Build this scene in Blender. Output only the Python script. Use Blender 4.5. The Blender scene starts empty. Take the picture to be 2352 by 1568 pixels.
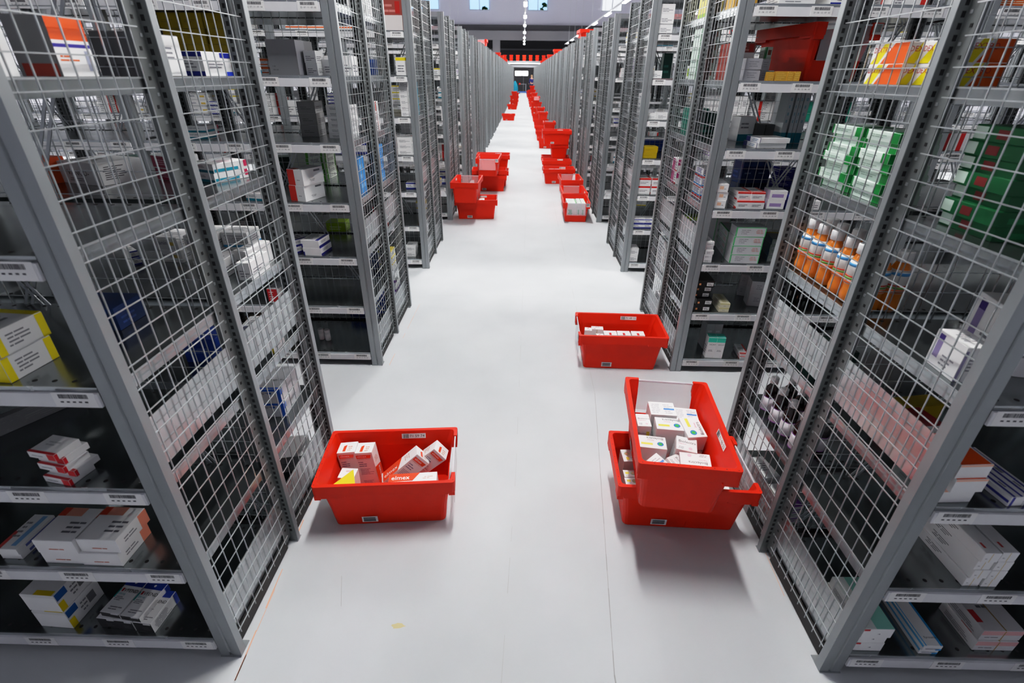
import bpy, bmesh, math, random
from mathutils import Vector, Matrix
R = math.radians
SC = bpy.context.scene
COL = SC.collection

# ------------------------------------------------------------------ materials
MATS = {}
def srgb(c):
    return tuple((v/12.92 if v <= .04045 else ((v+.055)/1.055)**2.4) for v in c)
def hexc(h):
    return srgb(tuple(int(h[i:i+2], 16)/255 for i in (0, 2, 4)))
def base_mat(name):
    m = bpy.data.materials.new(name); m.use_nodes = True
    nt = m.node_tree; return m, nt, nt.nodes['Principled BSDF']
def noise_to(nt, sock, c0, c1, scale, detail=3, lo=.2, hi=.8, stretch=None):
    tc = nt.nodes.new('ShaderNodeTexCoord'); n = nt.nodes.new('ShaderNodeTexNoise')
    n.inputs['Scale'].default_value = scale; n.inputs['Detail'].default_value = detail
    src = tc.outputs['Object']
    if stretch:
        mp = nt.nodes.new('ShaderNodeMapping'); mp.inputs['Scale'].default_value = stretch
        nt.links.new(src, mp.inputs[0]); src = mp.outputs[0]
    nt.links.new(src, n.inputs['Vector'])
    r = nt.nodes.new('ShaderNodeValToRGB'); nt.links.new(n.outputs['Fac'], r.inputs[0])
    r.color_ramp.elements[0].position = lo; r.color_ramp.elements[1].position = hi
    a, b = r.color_ramp.elements
    a.color = (*c0, 1) if isinstance(c0, tuple) else (c0, c0, c0, 1)
    b.color = (*c1, 1) if isinstance(c1, tuple) else (c1, c1, c1, 1)
    nt.links.new(r.outputs[0], sock)
def steel(name, c, metal, r0, r1, scale=9, var=.1, stretch=None):
    if name in MATS: return MATS[name]
    m, nt, p = base_mat(name); p.inputs['Metallic'].default_value = metal
    noise_to(nt, p.inputs['Base Color'], tuple(v*(1-var) for v in c), tuple(min(1, v*(1+var)) for v in c), scale, 4, stretch=stretch)
    noise_to(nt, p.inputs['Roughness'], r0, r1, scale*2, 3)
    MATS[name] = m; return m
def plain(name, c, rough=.5, metal=0, spec=.5, var=.04):
    if name in MATS: return MATS[name]
    m, nt, p = base_mat(name); p.inputs['Roughness'].default_value = rough; p.inputs['Metallic'].default_value = metal
    p.inputs['Specular IOR Level'].default_value = spec
    noise_to(nt, p.inputs['Base Color'], tuple(v*(1-var) for v in c), tuple(min(1, v*(1+var)) for v in c), 14)
    MATS[name] = m; return m
def card(h):                                   # printed carton board, one material per ink colour
    return plain('carton_' + h, hexc(h), .42, 0, .4, .02)
def emit(name, c, s):
    if name in MATS: return MATS[name]
    m, nt, p = base_mat(name); p.inputs['Base Color'].default_value = (*c, 1)
    p.inputs['Emission Color'].default_value = (*c, 1); p.inputs['Emission Strength'].default_value = s
    MATS[name] = m; return m
def clear(name, tint, alpha, rough=.12):
    if name in MATS: return MATS[name]
    m, nt, p = base_mat(name); p.inputs['Base Color'].default_value = (*tint, 1)
    p.inputs['Alpha'].default_value = alpha; p.inputs['Roughness'].default_value = rough
    MATS[name] = m; return m

M_POST = lambda: steel('post_zinc', (.33, .355, .37), .5, .34, .5, 7, .12, (1, 1, .25))
M_POST_SHADE = lambda: steel('shaded_post_zinc', (.2, .215, .22), .5, .32, .5, 16, .2)  # darker post zinc: shade of camera-facing faces put into the colour
M_SHELF = lambda: steel('shelf_zinc', (.24, .265, .275), .92, .17, .25, 3, .06)
M_BEAM = lambda: steel('beam_zinc', (.5, .53, .55), .85, .2, .3, 5, .1)
M_PLATE = lambda: steel('plate_zinc', (.55, .57, .58), .85, .18, .27, 4, .05)
M_WIRE = lambda: steel('wire_zinc', (.5, .53, .55), .6, .26, .36, 20, .1)
M_SLOT = lambda: plain('slot_shadow', (.012, .013, .015), .8)
M_STRIP = lambda: plain('strip_plastic', hexc('dfe0e4'), .35)
M_LABEL = lambda: plain('label_paper', hexc('eeeeee'), .5)
M_INK = lambda: plain('ink_dark', hexc('3a3a44'), .6)
M_RED = lambda: plain('tote_red', hexc('e2280a'), .45, 0, .25, .03)
M_TEALDOT = lambda: plain('clip_teal', hexc('1f8f95'), .5)

# ------------------------------------------------------------------ mesh builder
TXT = {}
def text_geo(s):
    if s in TXT: return TXT[s]
    c = bpy.data.curves.new('t', 'FONT'); c.body = s; c.resolution_u = 2; c.size = 1
    o = bpy.data.objects.new('t', c); COL.objects.link(o)
    dg = bpy.context.evaluated_depsgraph_get(); me = o.evaluated_get(dg).to_mesh()
    vs = [tuple(v.co[:2]) for v in me.vertices]; fs = [tuple(p.vertices) for p in me.polygons]
    bpy.data.objects.remove(o); bpy.data.curves.remove(c)
    x0 = min(v[0] for v in vs); x1 = max(v[0] for v in vs); y0 = min(v[1] for v in vs); y1 = max(v[1] for v in vs)
    TXT[s] = ([((x-x0)/(y1-y0), (y-y0)/(y1-y0)) for x, y in vs], fs, (x1-x0)/(y1-y0)); return TXT[s]

class MB:
    def __init__(s): s.v = []; s.f = []; s.mi = []; s.m = []; s.smooth = []
    def mat(s, m):
        if m not in s.m: s.m.append(m)
        return s.m.index(m)
    def face(s, pts, m, sm=False):
        i = len(s.v); s.v += [tuple(p) for p in pts]; s.f.append(tuple(range(i, i+len(pts)))); s.mi.append(s.mat(m)); s.smooth.append(sm)
    def box(s, x0, y0, z0, x1, y1, z1, m, skip=''):
        if x0 > x1: x0, x1 = x1, x0
        if y0 > y1: y0, y1 = y1, y0
        if z0 > z1: z0, z1 = z1, z0
        i = len(s.v); k = s.mat(m)
        s.v += [(x, y, z) for z in (z0, z1) for y in (y0, y1) for x in (x0, x1)]
        for key, q in (('d', (0, 2, 3, 1)), ('u', (4, 5, 7, 6)), ('f', (0, 1, 5, 4)), ('b', (3, 2, 6, 7)), ('l', (2, 0, 4, 6)), ('r', (1, 3, 7, 5))):
            if key not in skip: s.f.append(tuple(i+j for j in q)); s.mi.append(k); s.smooth.append(False)
    def obox(s, c, ax, ay, az, m):
        c = Vector(c); ax = Vector(ax); ay = Vector(ay); az = Vector(az); i = len(s.v); k = s.mat(m)
        s.v += [tuple(c+ax*a+ay*b+az*d) for d in (-1, 1) for b in (-1, 1) for a in (-1, 1)]
        for q in ((0, 2, 3, 1), (4, 5, 7, 6), (0, 1, 5, 4), (3, 2, 6, 7), (2, 0, 4, 6), (1, 3, 7, 5)):
            s.f.append(tuple(i+j for j in q)); s.mi.append(k); s.smooth.append(False)
    def bar(s, a, b, w, t, up, m):
        a = Vector(a); b = Vector(b); d = (b-a); L = d.length; d.normalize(); up = Vector(up); sd = d.cross(up).normalized(); up = sd.cross(d)
        s.obox((a+b)/2, d*L/2, sd*w/2, up*t/2, m)
    def prism(s, poly, z0, z1, m, sm=False):            # polygon (x, y) counter-clockwise, extruded along z
        n = len(poly); i = len(s.v); k = s.mat(m)
        s.v += [(x, y, z0) for x, y in poly] + [(x, y, z1) for x, y in poly]
        for a in range(n):
            b = (a+1) % n; s.f.append((i+a, i+b, i+n+b, i+n+a)); s.mi.append(k); s.smooth.append(sm)
        s.f.append(tuple(i+n+a for a in range(n))); s.mi.append(k); s.smooth.append(False)
        s.f.append(tuple(i+a for a in reversed(range(n)))); s.mi.append(k); s.smooth.append(False)
    def lathe(s, prof, n, m, c=(0, 0)):                 # profile (r, z) from bottom to top
        i = len(s.v); k = s.mat(m)
        for r, z in prof: s.v += [(c[0]+r*math.cos(2*math.pi*a/n), c[1]+r*math.sin(2*math.pi*a/n), z) for a in range(n)]
        for j in range(len(prof)-1):
            for a in range(n):
                b = (a+1) % n; s.f.append((i+j*n+a, i+j*n+b, i+(j+1)*n+b, i+(j+1)*n+a)); s.mi.append(k); s.smooth.append(True)
        s.f.append(tuple(i+a for a in reversed(range(n)))); s.mi.append(k); s.smooth.append(False)
        j = len(prof)-1; s.f.append(tuple(i+j*n+a for a in range(n))); s.mi.append(k); s.smooth.append(False)
    def text(s, t, o, u, v, h, m, shear=0, center=False):    # o = lower left corner, u/v unit vectors, h letter height
        vs, fs, w = text_geo(t); o = Vector(o); u = Vector(u); v = Vector(v); i = len(s.v); k = s.mat(m)
        if center: o = o - u*(w*h/2) - v*(h/2)
        s.v += [tuple(o+u*((x+y*shear)*h)+v*(y*h)) for x, y in vs]
        for f in fs: s.f.append(tuple(i+j for j in f)); s.mi.append(k); s.smooth.append(False)
    def mesh(s, name, mirror=False):
        me = bpy.data.meshes.new(name)
        vs = [(-x, y, z) for x, y, z in s.v] if mirror else s.v
        fs = [tuple(reversed(f)) for f in s.f] if mirror else s.f
        me.from_pydata(vs, [], fs)
        for m in s.m: me.materials.append(m)
        me.polygons.foreach_set('material_index', s.mi); me.polygons.foreach_set('use_smooth', s.smooth); me.update(); return me
    def build(s, name, parent=None, **kw): return link(name, s.mesh(name), parent, **kw)

def link(name, me, parent=None, loc=(0, 0, 0), rz=0, label=None, cat=None, group=None, kind=None):
    o = bpy.data.objects.new(name, me); COL.objects.link(o); o.location = loc; o.rotation_euler = (0, 0, rz)
    if parent: o.parent = parent
    return tag(o, label, cat, group, kind)
def tag(o, label=None, cat=None, group=None, kind=None):
    if label: o['label'] = label
    if cat: o['category'] = cat
    if group: o['group'] = group
    if kind: o['kind'] = kind
    return o
def empty(name, loc, rz, label, cat, group=None):
    return link(name, None, None, loc, rz, label, cat, group)
def copy_tree(o, parent=None):
    c = o.copy(); COL.objects.link(c)
    if parent: c.parent = parent
    for ch in list(o.children): copy_tree(ch, c)
    return c
ORD = ['zeroth', 'first', 'second', 'third', 'fourth', 'fifth', 'sixth', 'seventh', 'eighth', 'ninth', 'tenth', 'eleventh', 'twelfth', 'thirteenth',
       'fourteenth', 'fifteenth', 'sixteenth', 'seventeenth', 'eighteenth', 'nineteenth', 'twentieth'] + ['twenty-' + w for w in ('first', 'second', 'third', 'fourth', 'fifth', 'sixth', 'seventh', 'eighth', 'ninth')]

# ------------------------------------------------------------------ measures (metres)
XL, XR = -.946, 1.058            # aisle faces of the left and right racks
Y1, PITCH, NROW = .979, 1.966, 29
def rowy(k): return Y1 + (k-1)*PITCH
BAY, PW, DEP, MID = 1.19, .072, 1.031, .505
TOPS = [.10, .45, .787, 1.12, 1.452, 1.785, 2.121]    # shelf surfaces
HT = 2.44

# ------------------------------------------------------------------ setting
def setting():
    m, nt, p = base_mat('floor_concrete')
    noise_to(nt, p.inputs['Base Color'], hexc('bdc1c5'), hexc('cfd2d6'), 1.1, 7, .3, .7)
    noise_to(nt, p.inputs['Roughness'], .5, .62, 3, 4); p.inputs['Specular IOR Level'].default_value = .04
    bp = nt.nodes.new('ShaderNodeBump'); bp.inputs['Strength'].default_value = .04
    n = nt.nodes.new('ShaderNodeTexNoise'); n.inputs['Scale'].default_value = 60; nt.links.new(n.outputs[0], bp.inputs['Height']); nt.links.new(bp.outputs[0], p.inputs['Normal'])
    b = MB(); b.face([(-16, -6, 0), (16, -6, 0), (16, 70, 0), (-16, 70, 0)], m)
    jm = plain('joint_dark', hexc('9c9d9e'), .8); jl = plain('joint_pale', hexc('b6b8ba'), .8); ch = plain('chalk_orange', hexc('e0a78c'), .9); st = plain('stain_yellow', hexc('cbbf92'), .7)
    rnd = random.Random(4)
    def line(x0, y0, x1, y1, w, mm, seg=.12, gap=0, z=.0006):
        L = math.hypot(x1-x0, y1-y0); n = max(1, int(L/seg)); px, py = -(y1-y0)/L, (x1-x0)/L
        for i in range(n):
            if rnd.random() < gap: continue
            a, c = i/n, (i+1)/n; w2 = w*rnd.uniform(.6, 1.2)/2
            A = (x0+(x1-x0)*a, y0+(y1-y0)*a); B = (x0+(x1-x0)*c, y0+(y1-y0)*c)
            b.face([(A[0]-px*w2, A[1]-py*w2, z), (B[0]-px*w2, B[1]-py*w2, z), (B[0]+px*w2, B[1]+py*w2, z), (A[0]+px*w2, A[1]+py*w2, z)], mm)
    for a in FLOOR_LINES: line(*a[:4], a[4], {'j': jm, 'o': ch, 'p': jl}[a[5]], .08, a[6])
    for cx, cy, r in FLOOR_STAINS:
        pts = [(cx+r*rnd.uniform(.5, 1.2)*math.cos(t), cy+.45*r*rnd.uniform(.5, 1.2)*math.sin(t), .0005) for t in [i*math.pi/7 for i in range(14)]]
        b.face(pts, st)
    fl = b.build('floor'); tag(fl, 'pale grey polished concrete warehouse floor', kind='structure')
    wm = plain('wall_paint', hexc('c9c9d2'), .7, 0, .3)
    dark = plain('wall_dark', hexc('35353a'), .8)
    b = MB(); b.box(-16.2, -6, 0, -16, 70, 9.6, wm); b.build('wall_left', kind='structure')
    b = MB(); b.box(16, -6, 0, 16.2, 70, 9.6, wm); b.build('wall_right', kind='structure')
    b = MB(); b.box(-16, -6.2, 0, 16, -6, 9.6, wm); b.build('wall_front', kind='structure')
    b = MB(); b.box(-16, -6, 9.6, 16, 70, 9.8, plain('ceiling_grey', hexc('dadadf'), .8)); b.build('ceiling', kind='structure')

def lamps():
    em = emit('lamp_glow', (1, .98, .95), LAMP_E); hs = plain('lamp_housing', hexc('d9dade'), .5)
    b = MB(); b.box(-.075, -.72, .02, .075, .72, .075, hs); hou = b.mesh('housing')
    b = MB(); b.box(-.065, -.70, 0, .065, .70, .019, em); dif = b.mesh('diffuser')
    b = MB(); b.box(-.03, -6, .04, .03, 36, .1, hs)
    for r, X in enumerate(LAMP_X):
        nm = ['centre', 'right', 'left', 'added unseen far right', 'added unseen far left'][r]  # left, far right and far left rows are unseen, added for light
        b = MB(); b.box(-.035, -5.9, 0, .035, 61.2, .05, hs)
        for yy in range(-4, 61, 6): b.box(-.008, yy-.008, .05, .008, yy+.008, 4.9, hs)
        b.build('lamp_rail', loc=(X, 0, 4.68), label='long suspended lamp rail over the %s' % ('middle of the aisle' if r == 0 else nm + ' lamps'), cat='rail', group='lamp rails')
        for i in range(len(LAMP_Y) if r == 0 else 11):
            y = LAMP_Y[i] if r == 0 else 4.1 + 5.35*i
            o = empty('ceiling_lamp', (X, y, 4.605), 0, 'bright hanging linear lamp, %s from the camera on the %s rail' % (ORD[i+1], nm), 'lamp', 'hanging lamps')
            link('lamp_housing', hou, o); link('diffuser', dif, o)

def slots(b, x0, x1, y, face, m):
    for i in range(95):
        z = .06 + i*.025
        if face < 0: b.face([(x0, y, z), (x1, y, z), (x1, y, z+.014), (x0, y, z+.014)], m)
        else: b.face([(x1, y, z), (x0, y, z), (x0, y, z+.014), (x1, y, z+.014)], m)

RACK = {}
def rack_meshes():
    P = [(0, 0), (.031, 0), (.034, .005), (.038, .005), (.041, 0), (PW, 0), (PW, .05), (.034, .05), (.034, .028), (0, .028)]
    flip = lambda poly, y: [(x, y-yy) for x, yy in reversed(poly)]
    for sd in (-1, 1):
        mir = sd < 0; D = RACK[sd] = {}
        b = MB(); b.prism(P, .004, HT, M_POST()); slots(b, .008, .018, .0285, 1, M_SLOT()); slots(b, .054, .064, .0505, 1, M_SLOT()); b.box(0, -.004, 0, PW, .054, .004, M_POST())
        D['front'] = b.mesh('upright', mir)
        b = MB(); y = DEP; b.prism(flip(P, y), .004, HT, M_POST())
        b.box(.036, y-.054, .004, PW, y-.0505, HT, M_POST_SHADE()); b.box(.0, y-.032, .004, .033, y-.0285, HT, M_POST_SHADE()); slots(b, .010, .020, y-.0325, -1, M_SLOT()); slots(b, .050, .060, y-.0545, -1, M_SLOT()); b.box(0, y-.058, 0, PW, y+.002, .004, M_POST())
        D['back'] = b.mesh('upright', mir)
        b = MB(); y = MID; b.prism([(0, y-.018), (.031, y-.018), (.031, y+.006), (0, y+.006)], .004, HT, M_POST_SHADE()); b.box(-.0015, y-.017, .004, .0, y+.006, HT, M_POST())
        b.box(.044, y-.018, .004, PW, y+.006, HT, M_POST_SHADE()); b.box(.031, y-.012, .004, .044, y-.008, HT, M_POST_SHADE())
        slots(b, .012, .022, y-.0185, -1, M_SLOT()); slots(b, .052, .062, y-.0185, -1, M_SLOT()); b.box(-.003, y-.022, 0, PW, y+.012, .004, M_POST())
        b.box(.026, y-.062, .03, .029, y-.018, HT-.02, M_POST_SHADE())                       # web carrying the mesh hooks
        for i in range(34):
            z = .09 + i*.0675; b.box(.0245, y-.05, z, .026, y-.042, z+.009, M_SLOT()); b.box(.0235, y-.036, z+.03, .026, y-.028, z+.038, M_WIRE())
        D['mid'] = b.mesh('upright', mir)
        # end mesh: wires every 50 mm along the depth, 67.5 mm in height
        w = .0014
        def panel(a, c, x):
            b = MB(); n = int(round((c-a)/.05))
            for i in range(n):
                yy = a + .025 + i*(c-a-.05)/(n-1); b.box(x-w, yy-w, .048, x+w, yy+w, HT-.02, M_WIRE(), '')
            for i in range(36):
                z = .073 + i*.0675
                if z > HT-.02: break
                b.box(x-3*w, a, z-w, x-w, c, z+w, M_WIRE()); b.box(x-3*w, a, z-w, x+2.2*w, a+.004, z+.008, M_WIRE())
            return b.mesh('mesh_panel', mir)
        D['mesh1'] = panel(.032, .452, .018); D['mesh2'] = panel(.516, .996, .018)
        for hole in (0, 1):
            b = MB(); n = 22; hx = (.33, .88)
            for i in range(n):
                xx = PW + .02 + i*(BAY-PW-.04)/(n-1)
                for za, zc in (((.1, 1.78), (2.08, HT-.03)) if hole and hx[0] < xx < hx[1] else ((.1, HT-.03),)): b.box(xx-w*.8, MID+.006, za, xx+w*.8, MID+.009, zc, M_WIRE())
            for i in range(35):
                z = .12 + i*.0675
                if z > HT-.03: break
                for xa, xc in (((PW, hx[0]), (hx[1], BAY)) if hole and 1.78 < z < 2.08 else ((PW, BAY),)): b.box(xa, MID+.009, z-w*.8, xc, MID+.012, z+w*.8, M_WIRE())
            D['mesh_rear%d' % hole] = b.mesh('rear_mesh_panel', mir)
        for nm, (a, c) in (('plate1', (.055, .445)), ('plate2', (.52, .975))):
            for q, (z0, z1) in enumerate(((.092, .262), (.832, .99))):
                b = MB(); b.box(.029, a, z0, .031, c, z1, M_PLATE()); D[nm+'ab'[q]] = b.mesh('end_plate', mir)
            b = MB(); b.box(.025, a, .004, .033, c, .06, plain('kick_dark', hexc('2c2a2b'), .6)); D[nm+'k'] = b.mesh('kick_plate', mir)  # one plain dark colour for the whole kick plate
        for nm, (a, c, fr, xs) in (('shelf_f1', (0, MID-.022, 1, .036)), ('shelf_b1', (MID+.034, DEP, -1, .036)), ('shelf_f2', (0, MID-.022, 1, PW+.003)), ('shelf_b2', (MID+.034, DEP, -1, PW+.003))):
            if 1:
                b = MB(); sm = M_SHELF(); t = .038
                ya, yb = (a+.052, c) if fr > 0 else (a, c-.056)
                b.box(xs, ya, -t, BAY-.003, yb, 0, sm, 'l'); b.face([(xs, yb, -t), (xs, ya, -t), (xs, ya, 0), (xs, yb, 0)], M_BEAM())
                b.box(xs-.0015, ya, -.004, xs+.0015, yb, .0006, M_WIRE())
                if fr > 0:
                    b.box(PW+.003, a+.004, -t, BAY-.003, ya, 0, sm, 'b'); b.box(PW+.003, a+.001, -.012, BAY-.003, a+.004, .001, M_BEAM())
                    yh = a+.03
                else:
                    b.box(PW+.003, yb, -t, BAY-.003, c-.004, 0, sm, 'f'); b.box(PW+.003, c-.004, -.012, BAY-.003, c-.001, .001, M_BEAM()); yh = c-.03
                for yy in (yh, ya+.02 if fr < 0 else yb-.02):
                    for i in range(22):
                        x = PW+.03+i*.05
                        b.face([(x+.006*math.cos(q*math.pi/4), yy+.006*math.sin(q*math.pi/4), .0004) for q in range(8)], M_SLOT())
                D[nm] = b.mesh('shelf', mir)
        b = MB(); b.box(PW+.003, .02, -.012, BAY-.003, DEP-.02, 0, M_SHELF()); b.box(PW, .004, -.05, BAY, .02, .0, M_BEAM()); b.box(PW, DEP-.02, -.05, BAY, DEP-.004, .0, M_BEAM())
        D['top'] = b.mesh('top_shelf', mir)
        b = MB()
        def brace(x0, z0, x1, z1):
            for o in (0, .022): b.bar((x0+o, MID-.026, z0), (x1+o, MID-.026, z1), .009, .003, (0, 1, 0), M_WIRE())
        brace(.09, 2.15, BAY-.03, .2); b1 = b; D['brace1'] = b.mesh('cross_brace', mir)
        b = MB()
        for o in (0, .022): b.bar((.09+o, MID-.031, .2), (BAY-.03+o, MID-.031, 2.15), .009, .003, (0, 1, 0), M_WIRE())
        D['brace2'] = b.mesh('cross_brace', mir)

def strip_mesh(sd, row, lv):
    """label strip on the shelf front, built in world left-right so the lettering is never mirrored"""
    key = (sd, lv if row == 2 else 'x')
    if key in RACK: return RACK[key]
    b = MB(); X = lambda x: sd*x
    b.box(X(PW+.003), -.006, -.053, X(BAY-.003), .0015, -.013, M_STRIP())
    rnd = random.Random(7)
    for i in range(4):
        x0 = .082 + i*.27; xa, xb = sorted((X(x0), X(x0+.105)))
        b.box(xa, -.0072, -.052, xb, -.0062, -.009, M_LABEL())
        x = xa+.016
        while x < xb-.016:
            w = rnd.choice((.001, .0016, .0025)); b.face([(x, -.0076, -.026), (x+w, -.0076, -.026), (x+w, -.0076, -.0135), (x, -.0076, -.0135)], M_INK()); x += w + rnd.choice((.0009, .0014))
        if row == 2:
            t = '%s - %02d - %02d' % (('22 - 07 - 11', lv+1, 5-i) if sd < 0 else ('21 - 06 - 12', lv+1, i+1))
            b.text(t, (xa+.015, -.0077, -.0395), (1, 0, 0), (0, 0, 1), .0066, M_INK())
        else:
            for q in range(5): b.face([(xa+.016+q*.015, -.0077, -.038), (xa+.024+q*.015, -.0077, -.038), (xa+.024+q*.015, -.0077, -.034), (xa+.016+q*.015, -.0077, -.034)], M_INK())
    RACK[key] = b.mesh('label_strip'); return RACK[key]

SIDE = {-1: 'left', 1: 'right'}
def rack(sd, row, bay):
    D = RACK[sd]; x0 = XL if sd < 0 else XR
    ox = x0 + sd*BAY*(bay-1); y = rowy(row)
    lab = 'galvanised steel shelving rack with mesh end, %s row on the %s of the aisle' % (ORD[row], SIDE[sd]) if bay == 1 else \
          'galvanised steel shelving bay, %s bay out from the aisle, %s row on the %s' % (ORD[bay], ORD[row], SIDE[sd])
    o = empty('shelving_rack', (ox, y, 0), 0, lab, 'shelving', 'shelving racks along the aisle')
    far = row > 9
    if bay == 1:
        for k in ('front', 'mid', 'back'): link('upright', D[k], o)
        for k in ('mesh1', 'mesh2'): link('mesh_panel', D[k], o)
        for k in ('plate1', 'plate2'):
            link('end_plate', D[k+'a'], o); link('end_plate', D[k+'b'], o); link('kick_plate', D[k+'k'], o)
    for k in ('front', 'mid', 'back'): link('upright', D[k], o, (sd*BAY, 0, 0))
    if row < 12:
        link('rear_mesh_panel', D['mesh_rear%d' % (row == 2 and bay == 1 and sd > 0)], o)
    if row < 7:
        link('cross_brace', D['brace1'], o); link('cross_brace', D['brace2'], o)
    for lv, z in enumerate(TOPS):
        s = link('shelf', D['shelf_f'+str(min(bay, 2))], o, (0, 0, z)); link('label_strip', strip_mesh(sd, row, lv), s)
        link('shelf', D['shelf_b'+str(min(bay, 2))], o, (0, 0, z))
    link('top_shelf', D['top'], o, (0, 0, HT))

def racks():
    rack_meshes()
    for row in range(1, NROW+1):
        nb = {1: 2, 2: 3, 3: 4, 4: 4, 5: 4, 6: 3, 7: 2, 8: 2, 9: 2}.get(row, 1)
        for sd in (-1, 1):
            for bay in range(1, nb+1): rack(sd, row, bay)

# ------------------------------------------------------------------ totes
TOTE = {}
def rrect(a, b, r, z, ys):
    """ring of a rounded rectangle, with extra points at y = +-ys on the +x side"""
    pts = []
    for cx, cy, t0 in ((a-r, b-r, 0), (-a+r, b-r, 90), (-a+r, -b+r, 180), (a-r, -b+r, 270)):
        for i in range(4):
            t = R(t0 + i*30); pts.append((cx+r*math.cos(t), cy+r*math.sin(t), z))
    return [(a, -ys, z), (a, ys, z)] + pts          # segment 0 -> 1 is the window segment
def tote_meshes():
    red = M_RED(); YS = .125
    rings = [rrect(.246, .146, .022, 0, YS-.01), rrect(.257, .154, .024, .1, YS), rrect(.272, .164, .024, .205, YS), rrect(.272, .164, .022, .212, YS), rrect(.299, .187, .012, .212, YS),
             rrect(.3, .188, .012, .27, YS), rrect(.284, .172, .018, .27, YS), rrect(.282, .170, .018, .262, YS), rrect(.266, .158, .022, .2, YS), rrect(.252, .149, .024, .1, YS), rrect(.243, .143, .022, .006, YS-.012)]
    b = MB(); n = len(rings[0]); k = b.mat(red)
    for r in rings: b.v += r
    cut = range(1, 9)
    for i in range(len(rings)-1):
        for j in range(n):
            if j == 0 and i in cut: continue
            q = (j+1) % n; b.f.append((i*n+j, i*n+q, (i+1)*n+q, (i+1)*n+j)); b.mi.append(k); b.smooth.append(False)
    b.f.append(tuple(reversed(range(n)))); b.mi.append(k); b.smooth.append(False)
    b.f.append(tuple((len(rings)-1)*n+j for j in range(n))); b.mi.append(k); b.smooth.append(False)
    b.f.append(tuple(i*n for i in range(1, 10))); b.mi.append(k); b.smooth.append(False)
    b.f.append(tuple(i*n+1 for i in reversed(range(1, 10)))); b.mi.append(k); b.smooth.append(False)
    b.f.append((n, n+1, 9*n+1, 9*n)); b.mi.append(k); b.smooth.append(False)
    for sx in (-1, 1):                                # deeper rim corners and ribs under the rim
        for sy in (-1, 1):
            b.box(sx*.2975, sy*.1845, .193, sx*.2715, sy*.129, .213, red); b.box(sx*.2705, sy*.1845, .2, sx*.17, sy*.162, .213, red)
    for x in (-.08, .03, .12):
        for sy in (-1, 1): b.bar((x, sy*.1475, .01), (x, sy*.150, .045), .0012, .002, (0, 1, 0), red)
    for sx in (-1, 1):
        for i in range(9):
            if sx > 0 and 0 < i < 8: continue
            y = -.172+i*.043; b.face([(sx*.292+.0028*math.cos(q*math.pi/4), y+.0028*math.sin(q*math.pi/4), .2704) for q in range(8)], plain('rim_hole', hexc('7a1206'), .6))
    TOTE['body'] = b.mesh('tote_body')
    b = MB(); w = clear('window_clear', (.86, .88, .93), .24)
    b.box(.289, -.134, .096, .2915, .134, .262, w); b.box(.288, -.134, .256, .293, .134, .264, clear('window_edge', (.9, .9, .97), .75)); TOTE['win'] = b.mesh('window_flap')
    ink = M_INK(); lb = M_LABEL(); rnd = random.Random(3)
    def number(t, s):
            b = MB()                                  # inside a long wall, readable from the other side
            o = Vector((.03 if s > 0 else -.03, s*.1655, .243)); u = Vector((s, 0, 0)); v = Vector((0, s*.2, .98)).normalized(); nn = Vector((0, -s*.98, .2))*.002
            P = lambda a, c, e=1: tuple(o+u*a+v*c+nn*e)
            b.face([P(0, -.013), P(.115, -.013), P(.115, .013), P(0, .013)], lb)
            x = .006
            while x < .033:
                ww = rnd.choice((.0008, .0014, .002)); b.face([P(x, -.011, 1.3), P(x+ww, -.011, 1.3), P(x+ww, .011, 1.3), P(x, .011, 1.3)], ink); x += ww+.0011
            b.text(t, P(.0385, -.0072, 1.3), u, v, .0142, ink)
            return b.mesh('number_sticker')
    TOTE['num'] = {t: [number(t, s) for s in (-1, 1)] for t in ('71 59 74', '71 49 11', '71 96 52', '71 54 36')}
    TOTE['bar'] = []
    for s in (-1, 1):
        b = MB(); o = Vector((s*.09, s*.1505, .034)); u = Vector((-s, 0, 0)); v = Vector((0, s*.08, .99)).normalized(); nn = Vector((0, s, -.08))*.0022
        P = lambda a, c, e=1: tuple(o+u*a+v*c+nn*e)
        b.face([P(-.035, -.018), P(.035, -.018), P(.035, .018), P(-.035, .018)], lb)
        c = -.013
        while c < .012:
            ww = rnd.choice((.0009, .0016, .0022)); b.face([P(-.028, c, 1.3), P(.026, c, 1.3), P(.026, c+ww, 1.3), P(-.028, c+ww, 1.3)], ink); c += ww+.0012
        TOTE['bar'].append(b.mesh('barcode_sticker'))
    b = MB()                                          # small bar code on the rim beside the window
    b.face([(.3006, .13, .218), (.3006, .178, .218), (.3006, .178, .266), (.3006, .13, .266)], lb)
    for i in range(9): y = .136+i*.004; b.face([(.301, y, .228), (.301, y+.002, .228), (.301, y+.002, .262), (.301, y, .262)], ink)
    TOTE['rim'] = b.mesh('rim_label')

def tote(x, y, z, deg, label, num='71 96 52', group='red totes', simple=False, tilt=(0, 0)):
    o = empty('red_tote', (x, y, z), R(deg), label, 'tote', group); o.rotation_euler = (tilt[0], tilt[1], R(deg))
    link('tote_body', TOTE['body'], o); link('window_flap', TOTE['win'], o); [link('number_sticker', me, o) for me in TOTE['num'][num]]
    [link('barcode_sticker', me, o) for me in TOTE['bar']]
    if not simple: link('rim_label', TOTE['rim'], o)
    return o

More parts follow.
